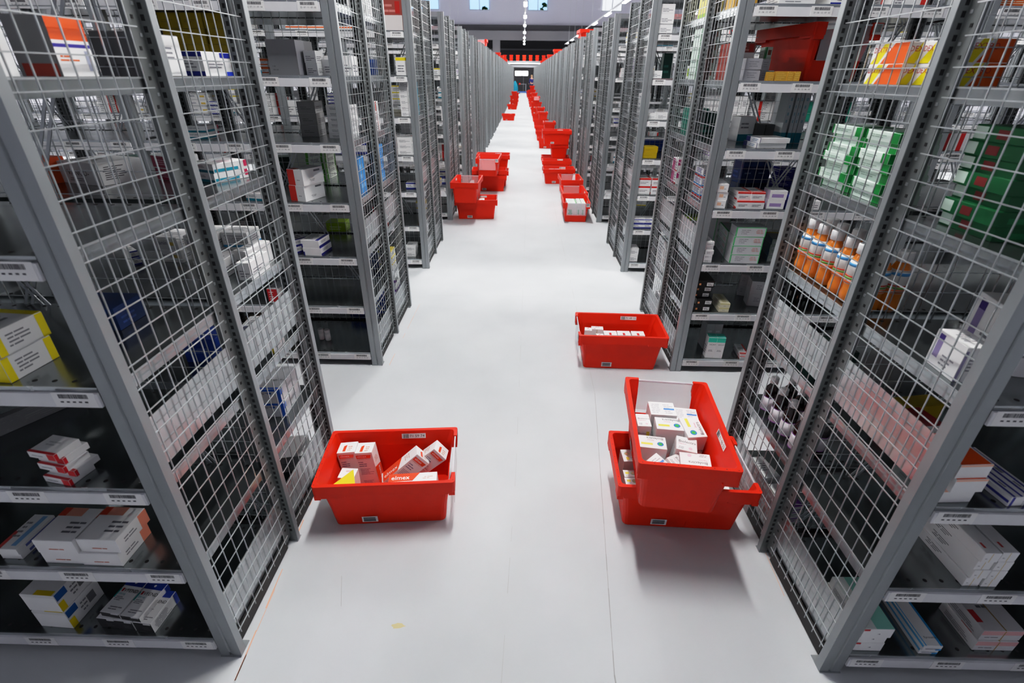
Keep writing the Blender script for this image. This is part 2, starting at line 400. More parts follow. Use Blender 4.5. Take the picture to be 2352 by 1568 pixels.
# ------------------------------------------------------------------ camera
def camera():
    f, pi, ya, ro = 1133.82, .49517, -.01419, -.01197
    c, s = math.cos(ya), math.sin(ya); r = Vector((c, -s, 0)); d1 = Vector((s, c, 0))
    cp, sp = math.cos(pi), math.sin(pi); fw = d1*cp - Vector((0, 0, sp)); up = d1*sp + Vector((0, 0, cp))
    c, s = math.cos(ro), math.sin(ro); r2 = r*c - up*s; u2 = r*s + up*c
    cam = bpy.data.cameras.new('camera'); o = bpy.data.objects.new('camera', cam); COL.objects.link(o)
    cam.sensor_fit = 'HORIZONTAL'; cam.sensor_width = 36; cam.lens = 36*f/2352; cam.clip_start = .05; cam.clip_end = 200
    o.matrix_world = Matrix(((r2.x, u2.x, -fw.x, 0), (r2.y, u2.y, -fw.y, 0), (r2.z, u2.z, -fw.z, 1.8), (0, 0, 0, 1)))
    cam.dof.use_dof = True; cam.dof.focus_distance = 2.75; cam.dof.aperture_fstop = 3.2
    SC.camera = o
# ------------------------------------------------------------------ cartons and bottles
G1, G2 = '8b8b93', 'b4b4bb'
SIDES = 'LR'
def band(faces, u0, v0, u1, v1, c): return ('b', faces, u0, v0, u1, v1, c)
def lines(faces, n, u0=.12, v0=.15, u1=.88, v1=.6, c=G1): return ('t', faces, n, u0, v0, u1, v1, c)
def word(faces, t, u, v, h, c, sh=0): return ('x', faces, t, u, v, h, c, sh)
W_ = 'efeff0'
LOOK = {
 'w': (W_, [lines('FLRT', 3)]),
 'wtext': (W_, [lines('FLR', 8, .1, .08, .9, .92), lines('T', 4)]),
 'vanco': (W_, [word('F', 'VANCO-', .2, .4, .26, '2c2c30'), lines('F', 2, .2, .12, .7, .3), lines('R', 7, .1, .2, .6, .85, '55555c'), lines('T', 3)]),
 'wdark': (W_, [word('F', 'lanin', .1, .4, .3, '2b2f6b'), band('FR', .62, .35, .86, .62, 'd9b95a'), lines('R', 2, .1, .3, .5, .6), lines('T', 3)]),
 'wgrey': ('c9c9cb', [band('F', 0, 0, 1, 1, '8c8c8e'), lines('F', 2, .15, .3, .8, .6, '6a6a6d'), lines('RL', 3)]),
 'greyplain': ('8f8f93', [lines('F', 2, .1, .1, .3, .3, '7a7a7e'), band('R', 0, 0, .5, 1, 'a5a5ad')]),
 'greyside': ('77777b', [band('R', 0, 0, 1, 1, 'ededee'), lines('R', 3, .2, .4, .9, .75), lines('F', 1, .15, .2, .7, .3, '5e5e63')]),  # white carton; the front's shade is put into its grey
 'greybig': ('b3b4b8', [lines('FLR', 3, .25, .35, .6, .75), band('FL', .96, 0, 1, 1, 'a05a5a')]),
 'darkgrey': ('4e5154', [band('F', 0, 0, 1, .12, '33363a')]),
 'dgrey': ('5f6a66', [band('L', 0, 0, 1, 1, '1e3d52'), lines('F', 2)]),
 'silver': ('b9b9c0', [lines('F', 3, .2, .2, .8, .8, '9a9aa2')]),
 'salmon': (W_, [band('T', .0, .74, .62, 1, 'eea38b'), band('T', .0, .74, .2, 1, 'd8452a'), band('R', .72, .0, 1, 1, 'e98f74'), lines('T', 3, .5, .2, .95, .6, '70707a'), lines('R', 2, .15, .3, .6, .7), lines('F', 1, .3, .25, .9, .4, 'c4674e')]),
 'bluestripe': (W_, [band('T', .55, .1, .8, .95, '7fb2dd'), band('T', 0, 0, .2, .5, 'd9534d'), band('R', .2, .2, 1, .6, '5a69b5'), lines('T', 4, .1, .3, .5, .8)]),
 'bluestripe2': (W_, [band('T', .12, 0, .3, 1, '3b3fa0'), band('F', .12, 0, .3, 1, '3b3fa0'), band('T', .62, 0, .78, 1, '3b3fa0'), lines('T', 3, .35, .1, .6, .9), band('L', .0, .35, 1, .6, '3b3fa0')]),
 'bluyel': (W_, [band('R', .02, .62, .32, 1, '1d5aa6'), band('R', .0, .0, .16, .5, 'e2c814'), band('F', 0, .86, 1, 1, 'e3e3e3'), band('R', .6, .3, .82, .75, '7e7e84'), band('T', 0, .6, .35, 1, '1d5aa6'), band('T', .4, .0, .95, .14, 'd9bf13'), lines('R', 3, .36, .2, .58, .8)]),
 'redstripe': (W_, [band('F', .72, 0, 1, 1, 'cf1f2b'), band('T', 0, 0, 1, .12, 'c42430'), lines('T', 2, .2, .4, .8, .7, 'c9c9cc'), lines('F', 1, .1, .35, .6, .6), band('R', 0, 0, .12, 1, 'cf1f2b')]),
 'yelend': (W_, [band('LR', 0, 0, 1, 1, 'f0dc12'), band('F', .0, 0, .14, 1, 'f0dc12'), band('F', .84, 0, 1, 1, 'f0dc12'), band('T', .84, 0, 1, 1, 'f0dc12'), band('T', 0, 0, .14, 1, 'f0dc12'), lines('FT', 4, .2, .2, .7, .8)]),
 'yeltop': (W_, [band('F', 0, .82, 1, 1, 'e8d21c'), band('LR', 0, .82, 1, 1, 'e8d21c'), band('T', 0, 0, 1, 1, 'e8d21c'), lines('FLR', 3)]),
 'redflat': ('b3262a', [lines('F', 2, c='e7c7c5'), band('T', .1, .2, .6, .7, 'c94345')]),
 'redfront': (W_, [band('F', .0, .08, .8, 1, 'd0202a'), lines('F', 4, .1, .2, .6, .85, 'f0d0d0'), lines('RT', 2)]),
 'striped': ('9a9ba0', [('t', 'FRLT', 26, .02, .0, .98, 1, '77787e')]),
 'brown': ('4c3524', [band('T', .05, .05, .95, .95, '5d432f')]),
 'orblue': ('ef5a1e', [band('F', 0, .0, .6, .8, '23239a'), lines('T', 2)]),
 'orwhite': ('7d7d80', [band('R', 0, 0, 1, 1, 'efeff0'), band('R', 0, .62, 1, 1, 'ee5b1c'), band('R', 0, .5, 1, .56, '3a3296'), lines('R', 2, .05, .25, .6, .38, 'e0692f'), band('F', .1, .0, .95, .22, 'a23322'), band('R', .78, .1, .94, .45, 'aab0c6')]),  # base greyed for the shaded front, side band kept lit white
 'orcard': ('ee6a16', [lines('F', 3, c='ffe0c0')]),
 'wor': (W_, [band('FLR', 0, .72, 1, 1, 'f06a20'), band('F', 0, .2, 1, .34, 'f06a20'), lines('F', 2, .1, .4, .8, .65)]),
 'dgreen': ('173c36', [lines('F', 2, c='2f6b60'), lines('LR', 2, c='2f6b60')]),
 'greenpack': ('1f8c75', [lines('F', 4, c='2aa58b'), lines('L', 5, .02, .05, .98, .95, '17705e')]),
 'magenta': (W_, [band('F', 0, 0, 1, .95, 'a61646'), lines('F', 3, .15, .2, .8, .7, 'e1a8bb'), band('R', 0, 0, .3, 1, 'd62458'), lines('R', 2, .4, .3, .9, .6)]),
 'wpurple': (W_, [band('FLR', 0, .62, 1, .72, '6d2f9a'), band('FLR', 0, .3, .8, .4, '8e5fb0'), band('F', .4, .08, .9, .13, '1d8a55'), lines('FLR', 2, .1, .42, .9, .6), band('T', 0, 0, 1, .4, '6d2f9a')]),
 'wpurp2': (W_, [band('L', .12, .28, .3, .78, '8d80ad'), band('L', .12, .78, .3, .95, '3d2a77'), band('F', .02, .0, .12, .9, '9a92b8'), lines('L', 3, .4, .15, .9, .5), lines('FT', 4, .2, .3, .8, .7)]),
 'wlilac': (W_, [band('F', .14, .25, .82, .62, 'a58fc4'), lines('T', 2), band('L', 0, 0, 1, 1, 'd8c9e0')]),
 'purpblue': ('3a3aa8', [lines('F', 2, .1, .2, .9, .7, 'cfcff0'), lines('RL', 2, .1, .2, .9, .8, 'cfcff0'), lines('T', 3, c='6f6fc8')]),
 'wnavy': (W_, [band('F', 0, 0, 1, .2, '1f2c92'), band('F', 0, .8, 1, 1, '1f2c92'), band('R', .62, .78, 1, 1, '24309a'), band('R', .7, 0, 1, .18, '2440c0'), lines('FR', 3, .12, .3, .7, .7), lines('T', 2)]),
 'wnavy2': (W_, [band('R', 0, 0, 1, .3, '2a2a86'), band('T', .8, 0, 1, 1, '2a2a86'), band('F', .0, .0, .08, .5, '2a2a86'), lines('R', 2, .2, .5, .9, .8), lines('T', 4, .1, .1, .7, .9)]),
 'wteal': (W_, [band('F', 0, 0, 1, .3, '127b93'), band('R', .02, .08, .72, .42, '1a93ad'), band('R', .9, .3, 1, 1, 'c8305c'), lines('F', 2, .1, .5, .8, .8), band('T', .55, .3, .95, .6, 'd6bfc8'), lines('T', 2, .1, .1, .5, .5)]),
 'wblue': (W_, [band('FR', 0, 0, 1, .16, '3aa0d8'), lines('FRT', 4, .1, .3, .9, .85)]),
 'wblueback': (W_, [band('T', 0, .72, 1, 1, '2a2f9c'), lines('F', 2)]),
 'wgreenyel': (W_, [band('F', .7, 0, .85, 1, '1d6a35'), band('F', .85, 0, 1, 1, 'e4cf22'), lines('R', 3)]),
 'navy': ('17346f', [band('F', 0, .8, 1, 1, '22498e'), lines('F', 1, .15, .4, .7, .55, '6f86b8'), lines('RL', 2, c='3a57a0')]),
 'blue': ('1d46b0', [lines('F', 2, .1, .35, .8, .65, '5c7bd0')]),
 'bluefront': ('d6d8dd', [band('F', 0, .84, 1, 1, '1f5fd0'), band('F', .86, 0, 1, 1, '1f5fd0'), lines('F', 2, .1, .6, .5, .78, '6d6d74'), band('F', .45, .64, .62, .78, '2c62b8'), band('T', 0, 0, 1, .06, '1f5fd0'), word('T', 'Accogen Pro', .2, .34, .16, '3a3a42'), ('b', 'R', .0, .6, .12, .95, '2c6ad8'), lines('R', 2, .3, .5, .8, .7)]),
 'skyblue': ('3d94dd', [lines('FR', 3, .1, .1, .9, .9, '7fbdf0')]),
 'wredv': (W_, [band('R', .42, 0, .56, 1, 'd8332c'), band('L', .42, 0, .56, 1, 'd8332c'), band('F', .8, 0, 1, 1, 'd8332c'), lines('FRL', 4, .1, .1, .4, .9)]),
 'redband': (W_, [band('F', 0, 0, .45, 1, 'd9230f'), band('T', 0, 0, .5, .25, 'b8452f'), lines('F', 1, .55, .3, .9, .4), band('R', .55, .78, .85, .9, '77777d'), lines('R', 2, .3, .2, .6, .35)]),
 'redtop': (W_, [band('F', 0, .78, 1, 1, 'd3251f'), band('L', .7, 0, 1, .2, 'd3251f'), band('T', 0, .0, 1, .1, 'd3251f'), band('T', .8, 0, 1, 1, 'd3251f'), lines('F', 2, .1, .25, .8, .55), lines('TL', 3)]),
 'redbands': (W_, [band('F', .1, 0, .25, 1, 'd41f22'), band('F', .55, 0, .7, 1, 'd41f22'), band('L', 0, 0, 1, 1, '8e1518')]),
 'brownred': ('9a4a42', [band('F', 0, .0, 1, .5, 'd9d3d2'), lines('F', 2, .1, .55, .8, .9, 'c8807a'), band('F', .72, .55, .92, .95, 'b3241c')]),
 'greenstack': ('e9efe4', [band('F', 0, 0, .16, 1, '3f8a1f'), band('F', .88, 0, 1, 1, '3f8a1f'), lines('F', 3, .25, .2, .8, .8, '6a6a6e'), band('R', 0, 0, 1, .2, '3f8a1f'), band('T', 0, 0, 1, .3, '2f6a16'), lines('R', 2)]),
 'greenstack2': ('0f5c33', [band('L', .0, .1, .22, .9, 'c9ddd2'), band('F', .2, .2, .8, .6, '1d7a47'), band('L', .4, .2, .6, .8, '7a2a2a'), band('T', .2, .2, .8, .8, '14703f')]),
 'greenwhite': ('dff0e6', [band('L', .0, 0, .05, 1, '0f8a3c'), band('L', .78, 0, 1, 1, '0f8a3c'), band('F', 0, 0, 1, 1, 'cfe3d6'), band('F', .0, 0, .2, 1, '0f8a3c'), band('F', .35, .3, .85, .75, '8a4a34'), lines('L', 2, .12, .3, .7, .7, '9fb8aa'), band('T', .0, 0, 1, .2, '0f8a3c'), band('T', .1, .3, .9, .8, 'c9dfd2')]),
 'greenedge': ('d3d6da', [band('F', 0, .94, 1, 1, '2fbf6a'), band('F', 0, 0, .03, 1, '2fbf6a'), band('F', .97, 0, 1, 1, '2fbf6a'), band('L', .94, 0, 1, 1, '2fbf6a'), band('L', 0, 0, .05, 1, '2fbf6a'), lines('F', 3, .15, .2, .55, .8, 'a9a9b0'), lines('F', 3, .65, .3, .92, .8, 'd49a94'), band('T', 0, 0, 1, .05, '2fbf6a')]),
 'lime': ('9cc41e', [lines('F', 2, c='d8eda0'), band('R', .2, .3, .6, .7, 'c4dd7a')]),
 'wlime': (W_, [band('F', 0, .2, .4, .8, 'a5c93a'), lines('F', 2)]),
 'yellow': ('b59a12', [lines('F', 2, .1, .35, .8, .6, '9c8410'), band('F', .0, .97, 1, 1, '8c770e'), band('F', .97, 0, 1, 1, '8c770e')]),
 'yelcard': ('f1e37a', [band('F', 0, 0, 1, .1, '9cc41e'), band('L', 0, 0, 1, .1, '9cc41e'), lines('L', 3, .2, .4, .8, .8, '8c8c50')]),
 'wyelblue': (W_, [band('F', 0, .3, .5, .5, 'd8c81c'), band('F', .8, 0, .9, 1, '2f8fe0'), lines('F', 2, .55, .3, .8, .7)]),
 'gold': ('c79a3c', [lines('F', 4, .1, .1, .9, .9, 'd9b257')]),
 'black': ('161515', [band('F', .55, .2, .95, .75, 'e0e0e0'), lines('F', 2, .6, .3, .9, .65, '4a4a4a'), band('F', .08, .3, .2, .6, 'd28a5a'), band('L', .1, .2, .3, .7, 'c9c9c9')]),
 'cream': ('e3dfc4', [band('T', .3, .1, .7, .95, 'cfc49a'), band('F', .0, .7, 1, 1, 'd8d29a'), lines('F', 1, .3, .3, .8, .5)]),
 'vichy': (W_, [band('F', 0, .78, 1, 1, '25c0a8'), word('F', 'VICHY', .2, .62, .09, '4a4a50'), lines('F', 2, .2, .32, .8, .42), band('T', 0, 0, 1, 1, '4fcfbc'), lines('L', 4)]),
 'clearwhite': ('9aa4a8', [lines('F', 3, .2, .3, .8, .8, 'b9c3c6'), band('T', 0, 0, 1, 1, 'aab4b8')]),
 'peach': (W_, [band('F', .25, .35, .6, .75, 'ecc3a6'), band('L', .2, .2, .7, .8, 'e6b595'), lines('F', 1, .65, .3, .9, .5)]),
 'pinkwhite': (W_, [band('L', 0, 0, .5, .95, 'b0256e'), band('F', 0, .5, 1, 1, 'b0256e'), band('L', .5, .0, 1, .12, 'c02a2a'), lines('L', 3, .55, .2, .95, .8)]),
 'stripefr': (W_, [band('FL', 0, 0, 1, .2, 'd0302c'), band('FL', 0, .2, 1, .36, '3a8ccc'), lines('FL', 3, .1, .45, .9, .9, '5a4a9a')]),
 'pinkend': ('d9d9db', [band('F', 0, .55, 1, 1, 'dba9ab'), lines('F', 1, .1, .2, .5, .4, '77777d'), band('T', .0, .2, .16, .5, 'c22d33'), lines('T', 2, .25, .5, .8, .8, '6f6f77'), band('F', .52, 0, .55, 1, 'a9864a'), band('T', .52, 0, .55, 1, 'a9864a'), lines('L', 3)]),
 'ortop': (W_, [band('T', 0, 0, .92, .8, 'f2571a'), band('F', .0, .85, 1, 1, 'e9b7a0'), lines('L', 2)]),
 'tealtop': (W_, [band('T', .0, 0, .4, 1, 'e8efec'), band('T', .4, 0, 1, 1, '8fd0c2'), ('b', 'F', 0, .8, .2, 1, 'c8252f'), lines('F', 1, .5, .3, .6, .6), lines('L', 3)]),
 'bluelong': (W_, [band('T', .86, 0, 1, 1, '2f9ad8'), band('T', .08, 0, .14, 1, '5ab4e4'), word('T', 'Eprosartan', .3, .1, .3, '2c2c32'), band('F', .7, .0, 1, .4, '2f9ad8'), band('L', 0, .6, 1, 1, '5ab4e4'), lines('F', 1)]),
 'wbar': (W_, [lines('L', 3, .15, .3, .6, .8, '6f7078'), band('F', .45, .0, .5, 1, 'd8c7a0'), lines('F', 1, .1, .3, .3, .5), band('T', .2, .1, .35, .2, 'c8484a'), lines('T', 3, .3, .5, .8, .9, 'b99aa2')]),
 'tallteal': ('bfc6ca', [band('F', 0, 0, 1, .2, '107c94'), band('L', 0, 0, 1, .2, '107c94'), lines('F', 4, .3, .35, .7, .9, '7fa6b8')]),
 'navyleft': ('f1f1f2', [band('F', 0, 0, .02, 1, '20286e'), band('L', .0, 0, .3, 1, '20286e'), lines('L', 2, .45, .2, .9, .8, '8aa0c0'), lines('T', 2, .3, .4, .8, .7, 'd5d5d8'), band('T', 0, 0, .06, 1, '20286e')]),
 'tealflat': ('15809a', [lines('F', 3, c='4aa3b8')]),
 'dextro': (W_, [('p', 'FL', [(0, 0), (.25, 0), (.5, 1), (.3, 1)], 'eddc1c'), ('p', 'FL', [(.32, 0), (1, 0), (1, 1), (.6, 1)], 'ee5f14'), word('FL', 'DEXTRO', .04, .55, .26, 'c2262e'), band('T', .1, .1, .9, .9, 'e9e2da')]),
 'vfend': (W_, [band('F', 0, 0, 1, 1, '17171a'), band('F', .55, .82, .95, .98, 'd8d8da'), lines('F', 2, .4, .2, .9, .55, '4a4a50'), band('T', 0, .78, 1, 1, '1f3a9e'), ('c', 'T', .5, .885, .06, 'e6e6ea'), band('T', 0, .42, .07, .68, '1d9a9a'), word('T', 'VFEND', .24, .6, .1, '25252c'), ('b', 'T', .12, .6, .22, .7, 'b3202c'), word('T', '200 mg', .1, .5, .065, '2aa0a8'), lines('T', 3, .1, .34, .7, .47), lines('T', 2, .25, .08, .9, .2), band('R', .86, 0, 1, 1, '1f3a9e'), lines('R', 6, .08, .12, .8, .88, '9a9aa2')]),
 # cartons in the totes
 'elmex': (W_, [('p', 'FB', [(.06, .86), (.86, .86), (.92, .95), (.06, .95)], 'ea4a1f'), ('xw', 'FB', 'elmex', .14, .872, .055, 'ffffff'), word('FB', 'KARIESSCHUTZ', .1, .815, .028, 'd9684a'), lines('FB', 3, .1, .62, .6, .78, '8b8ba6'), lines('FB', 6, .1, .4, .9, .58, 'b39ab0'), lines('FB', 7, .1, .06, .85, .24, 'a795bb'),
      ('p', 'LR', [(.0, .04), (1, .04), (1, .46), (.0, .6)], 'ea4a1f'), ('xr', 'LR', 'elmex', .3, .08, .42, 'ffffff'), lines('LR', 3, .2, .66, .7, .82, 'd0a8a0'), ('p', 'T', [(.3, .1), (.46, .1), (.46, .7), (.3, .6)], 'ea4a1f'), lines('T', 3, .55, .1, .85, .6, 'd9a08c')]),
 'elmexlie': (W_, [('p', 'FT', [(0, .18), (.5, .18), (.64, 1), (0, 1)], 'ea4a1f'), ('xw', 'FT', 'elmex', .06, .36, .42, 'ffffff'), lines('FT', 2, .7, .3, .95, .6, 'd0a8a0'), lines('FT', 1, .3, .05, .62, .14), lines('LR', 3)]),
 'yelflap': (W_, [band('T', 0, 0, 1, 1, 'f4f4f4'), lines('T', 2, .3, .6, .8, .8, 'd07a6a'), lines('F', 2)]),
 'bio': (W_, [word('T', 'Biolectra', .12, .56, .17, '2c2c34'), word('T', 'Magnesium', .12, .42, .08, 'c23a7c'), ('c', 'T', .68, .2, .1, 'e9c4d2'), lines('T', 2, .1, .08, .5, .26), lines('F', 5, .08, .12, .6, .6, 'b0a0b0'), word('F', 'Biolectra', .1, .7, .14, '7a3a6a'), band('F', .68, .66, .9, .82, 'eedb4a'), lines('LR', 5, .1, .15, .8, .85, 'a9a9b4'), band('R', .5, .3, .9, .42, '5a94d8')]),
 'bioflower': (W_, [('c', 'T', .22, .62, .17, '3a7fc0'), ('c', 'T', .22, .62, .1, '45b04a'), ('c', 'F', .25, .6, .2, '3a7fc0'), ('c', 'F', .25, .6, .11, '45b04a'), band('T', .5, .6, .92, .76, 'f0e060'), word('T', 'Biolectra', .1, .12, .17, '2c2c34'), word('T', 'Direct', .45, .33, .09, 'd0407c'), band('F', .5, .15, .9, .35, 'f0d23a'), lines('F', 3, .5, .5, .92, .85), word('L', 'Biolectra', .1, .4, .16, '2c2c34'), lines('R', 5)]),
 'bioback': (W_, [lines('T', 6, .06, .1, .46, .85, 'bdbdc6'), lines('T', 6, .54, .1, .94, .85, 'bdbdc6'), band('T', .54, .4, .96, .52, '4b8ad6'), word('F', 'Biolectra', .3, .55, .14, '6a5a7a'), band('F', .72, .2, .9, .36, 'f0d23a'), lines('LR', 5)]),
 'eyebox': (W_, [('c', 'T', .62, .5, .26, 'a9b98f'), ('c', 'T', .62, .55, .14, 'd9a58a'), band('T', .12, .4, .36, .68, 'efd84a'), lines('T', 2, .08, .1, .4, .28), ('c', 'F', .6, .5, .25, 'a9b98f'), lines('L', 4)]),
 'lyca': (W_, [band('F', .62, .8, .78, .9, 'd0303c'), word('F', 'LYCA', .2, .8, .1, 'a05a6a'), lines('F', 6, .1, .12, .9, .66, 'b3a6c4'), band('T', .4, .0, .58, .5, 'da2a2c'), lines('LR', 3)]),
 'lycasmall': (W_, [lines('F', 2, .15, .5, .85, .72, '9a94b8'), band('F', .42, .2, .58, .34, '5566b8'), ('p', 'T', [(.3, .48), (.62, .7), (.58, .82), (.26, .6)], 'd8352c'), ('p', 'T', [(.2, .05), (.7, .05), (.74, .2), (.5, .12)], '8a8a90'), lines('LR', 3)]),
 'gbox': (W_, [lines('T', 2, .05, .15, .8, .5, '6fbf84'), band('T', .82, .1, .97, .85, '27a03e'), lines('F', 2, .1, .3, .6, .7, '7fc79a'), band('F', .2, .3, .5, .6, '86c3a4')]),
}
CART = {}
def carton_mesh(look, w, d, h):
    key = (look, w, d, h)
    if key in CART: return CART[key]
    base, deco = LOOK[look]; b = MB(); bm_ = card(base); rnd = random.Random(sum(map(ord, look)))
    e = min(.0012, h*.06)                               # softened edges: a chamfered box
    x, y = w/2, d/2
    ring = lambda a, c, z: [(-a, -c, z), (a, -c, z), (a, c, z), (-a, c, z)]
    b.face(list(reversed(ring(x, y, 0))), bm_); b.face(ring(x-e, y-e, h), bm_)
    lo, mi, hi = ring(x, y, 0), ring(x, y, h-e), ring(x-e, y-e, h)
    for i in range(4):
        j = (i+1) % 4; b.face([lo[i], lo[j], mi[j], mi[i]], bm_); b.face([mi[i], mi[j], hi[j], hi[i]], bm_)
    FR = {'F': ((-x, -y, 0), (1, 0, 0), (0, 0, 1), (0, -1, 0), w, h), 'B': ((x, y, 0), (-1, 0, 0), (0, 0, 1), (0, 1, 0), w, h),
          'R': ((x, -y, 0), (0, 1, 0), (0, 0, 1), (1, 0, 0), d, h), 'L': ((-x, y, 0), (0, -1, 0), (0, 0, 1), (-1, 0, 0), d, h), 'T': ((-x, -y, h), (1, 0, 0), (0, 1, 0), (0, 0, 1), w, d)}
    lay = 0
    for D in deco:
        lay += 1
        for f in D[1]:
            o, u, v, n, fw, fh = FR[f]; o = Vector(o)+Vector(n)*(.00018+.00012*lay); u = Vector(u); v = Vector(v)
            P = lambda a, c: tuple(o+u*(min(max(a, .004), .996)*fw)+v*(min(max(c, .004), .996)*fh*(1 if f == 'T' else .985)))
            if D[0] == 'b': _, _, u0, v0, u1, v1, c = D; b.face([P(u0, v0), P(u1, v0), P(u1, v1), P(u0, v1)], card(c))
            elif D[0] == 'p': b.face([P(*q) for q in D[2]], card(D[3]))
            elif D[0] == 'c':
                r = D[4]*min(fw, fh); cc = o+u*(D[2]*fw)+v*(D[3]*fh); b.face([tuple(cc+u*(r*math.cos(t*math.pi/7))+v*(r*math.sin(t*math.pi/7))) for t in range(14)], card(D[5]))
            elif D[0] == 't':
                _, _, k, u0, v0, u1, v1, c = D; m = card(c); st = (v1-v0)/k; th = st*.42
                if fh*th < .0009: th = .0009/fh
                for i in range(k):
                    vv = v0+st*(i+.3); a = u0+rnd.uniform(0, .05); z = u0+(u1-u0)*rnd.uniform(.55, 1); cut = a+(z-a)*rnd.uniform(.3, .7)
                    b.face([P(a, vv), P(cut-.02, vv), P(cut-.02, vv+th), P(a, vv+th)], m); b.face([P(cut, vv), P(z, vv), P(z, vv+th), P(cut, vv+th)], m)
            elif D[0] in ('x', 'xw', 'xr'):
                _, _, t, uu, vv, hh, c = D[:7]; H = hh*fh
                if D[0] == 'xr': H = hh*fw; b.text(t, o+u*(fw*.72)+v*(fh*vv), v, -u, H*.8, card(c))
                else:
                    wd = text_geo(t)[2]*H; s = min(1, (1-uu)*fw*.97/wd); b.text(t, o+u*(fw*uu)+v*(fh*vv), u, v, H*s, card(c))
    CART[key] = b.mesh('carton'); return CART[key]

BOT = {}
def bottle(look, loc, rz, label, group):
    if look not in BOT:
        P = []
        wh = plain('cap_white', hexc('e9e9ea'), .35)
        if look == 'pill':
            b = MB(); b.lathe([(.017, 0), (.019, .003), (.019, .058), (.0185, .06)], 20, plain('pill_white', hexc('e6e6e6'), .4)); b.lathe([(.0193, .012), (.0193, .05)], 20, plain('pill_label', hexc('f4f4f4'), .5)); P.append(('bottle_body', b.mesh('b')))
            b = MB(); b.lathe([(.017, .061), (.0195, .0615), (.0195, .082), (.018, .084)], 20, wh); P.append(('cap', b.mesh('c')))
        if look == 'spray':
            b = MB(); b.lathe([(.03, 0), (.034, .005), (.034, .14), (.02, .165)], 20, plain('spray_white', hexc('d8d6da'), .4)); P.append(('bottle_body', b.mesh('b')))
            b = MB(); b.lathe([(.017, .165), (.019, .166), (.019, .2), (.017, .205)], 20, wh); P.append(('cap', b.mesh('c')))
        if look == 'orange':
            juice = plain('juice_orange', hexc('f08a2c'), .25); sh = plain('sleeve_white', hexc('eceae6'), .35)
            b = MB(); b.lathe([(.022, 0), (.03, .008), (.0315, .03), (.028, .048), (.0285, .06), (.031, .075), (.031, .12), (.027, .148), (.02, .165), (.018, .17)], 22, juice)
            b.lathe([(.0316, .068), (.0318, .122), (.0285, .146)], 22, sh)
            for z0, z1, c in ((.07, .082, 'f0722a'), (.084, .09, '6fa03a'), (.092, .097, 'd8482a'), (.128, .138, '4a9ad6')):
                r0 = .0321 if z1 < .122 else .0312; b.lathe([(r0, z0), (r0-(.001 if z1 > .122 else 0), z1)], 22, plain('sleeve_' + c, hexc(c), .35))
            P.append(('bottle_body', b.mesh('b')))
            b = MB(); b.lathe([(.022, .17), (.023, .171), (.0225, .2), (.02, .204)], 20, wh); P.append(('cap', b.mesh('c')))
        if look == 'syrup':
            b = MB(); b.lathe([(.026, 0), (.029, .005), (.029, .11), (.026, .128), (.014, .148), (.013, .155)], 22, plain('syrup_dark', hexc('1c0d10'), .08, 0, .7)); P.append(('bottle_body', b.mesh('b')))
            b = MB(); b.lathe([(.0293, .02), (.0293, .09)], 22, plain('syrup_label', hexc('ece8ee'), .5)); b.lathe([(.0296, .02), (.0296, .024)], 22, plain('lilac', hexc('a05ab4'), .5)); b.lathe([(.0296, .087), (.0296, .09)], 22, plain('lilac', hexc('a05ab4'), .5))
            P.append(('label_band', b.mesh('l')))
            b = MB(); b.lathe([(.015, .155), (.0165, .156), (.0165, .182), (.015, .185)], 20, wh); P.append(('cap', b.mesh('c')))
        BOT[look] = P
    o = empty('bottle', loc, rz, label, 'bottle', group)
    for nm, me in BOT[look]: link(nm, me, o)
    return o

NUMW = ['zero', 'one', 'two', 'three', 'four', 'five', 'six', 'seven', 'eight', 'nine']
SHW = ['lowest', 'second', 'third', 'fourth', 'fifth', 'sixth', 'seventh']
ORDS = ORD + ['thirtieth'] + ['thirty-' + o for o in ORD[1:10]]
def goods():
    rest = MB(); mats = {}
    for it in ITEMS:
        kind, look, w, d, h, x, y, z, rot = it[:9]
        if len(it) == 9:                               # the many small ones far back
            me = carton_mesh(look, w, d, h); M = Matrix.Translation((x, y, z)) @ Matrix.Rotation(R(rot), 4, 'Z'); i0 = len(rest.v)
            rest.v += [tuple(M @ v.co) for v in me.vertices]
            for p in me.polygons: rest.f.append(tuple(i0+k for k in p.vertices)); rest.mi.append(rest.mat(me.materials[p.material_index])); rest.smooth.append(False)
            continue
        words, od, n, lv, row, half = it[9:]
        side = ('left' if row[0] == 'l' else 'right') + ' row ' + NUMW[int(row[1:])] + (' rear' if half == 'b' else '')
        lab = '%s, %s %s from aisle, %s shelf, %s' % (words, ORDS[od], 'pile' if n > 1 else 'one', SHW[lv], side)
        grp = '%ss on the %s shelf of %s' % (kind, SHW[lv], side)
        if kind == 'bottle': bottle(look, (x, y, z), R(rot), lab, grp)
        else: link('carton', carton_mesh(look, w, d, h), None, (x, y, z), R(rot), lab, 'carton', grp)
    if rest.f: tag(rest.build('carton_stock'), 'small assorted medicine cartons filling the shelves farther back', 'cartons', kind='stuff')
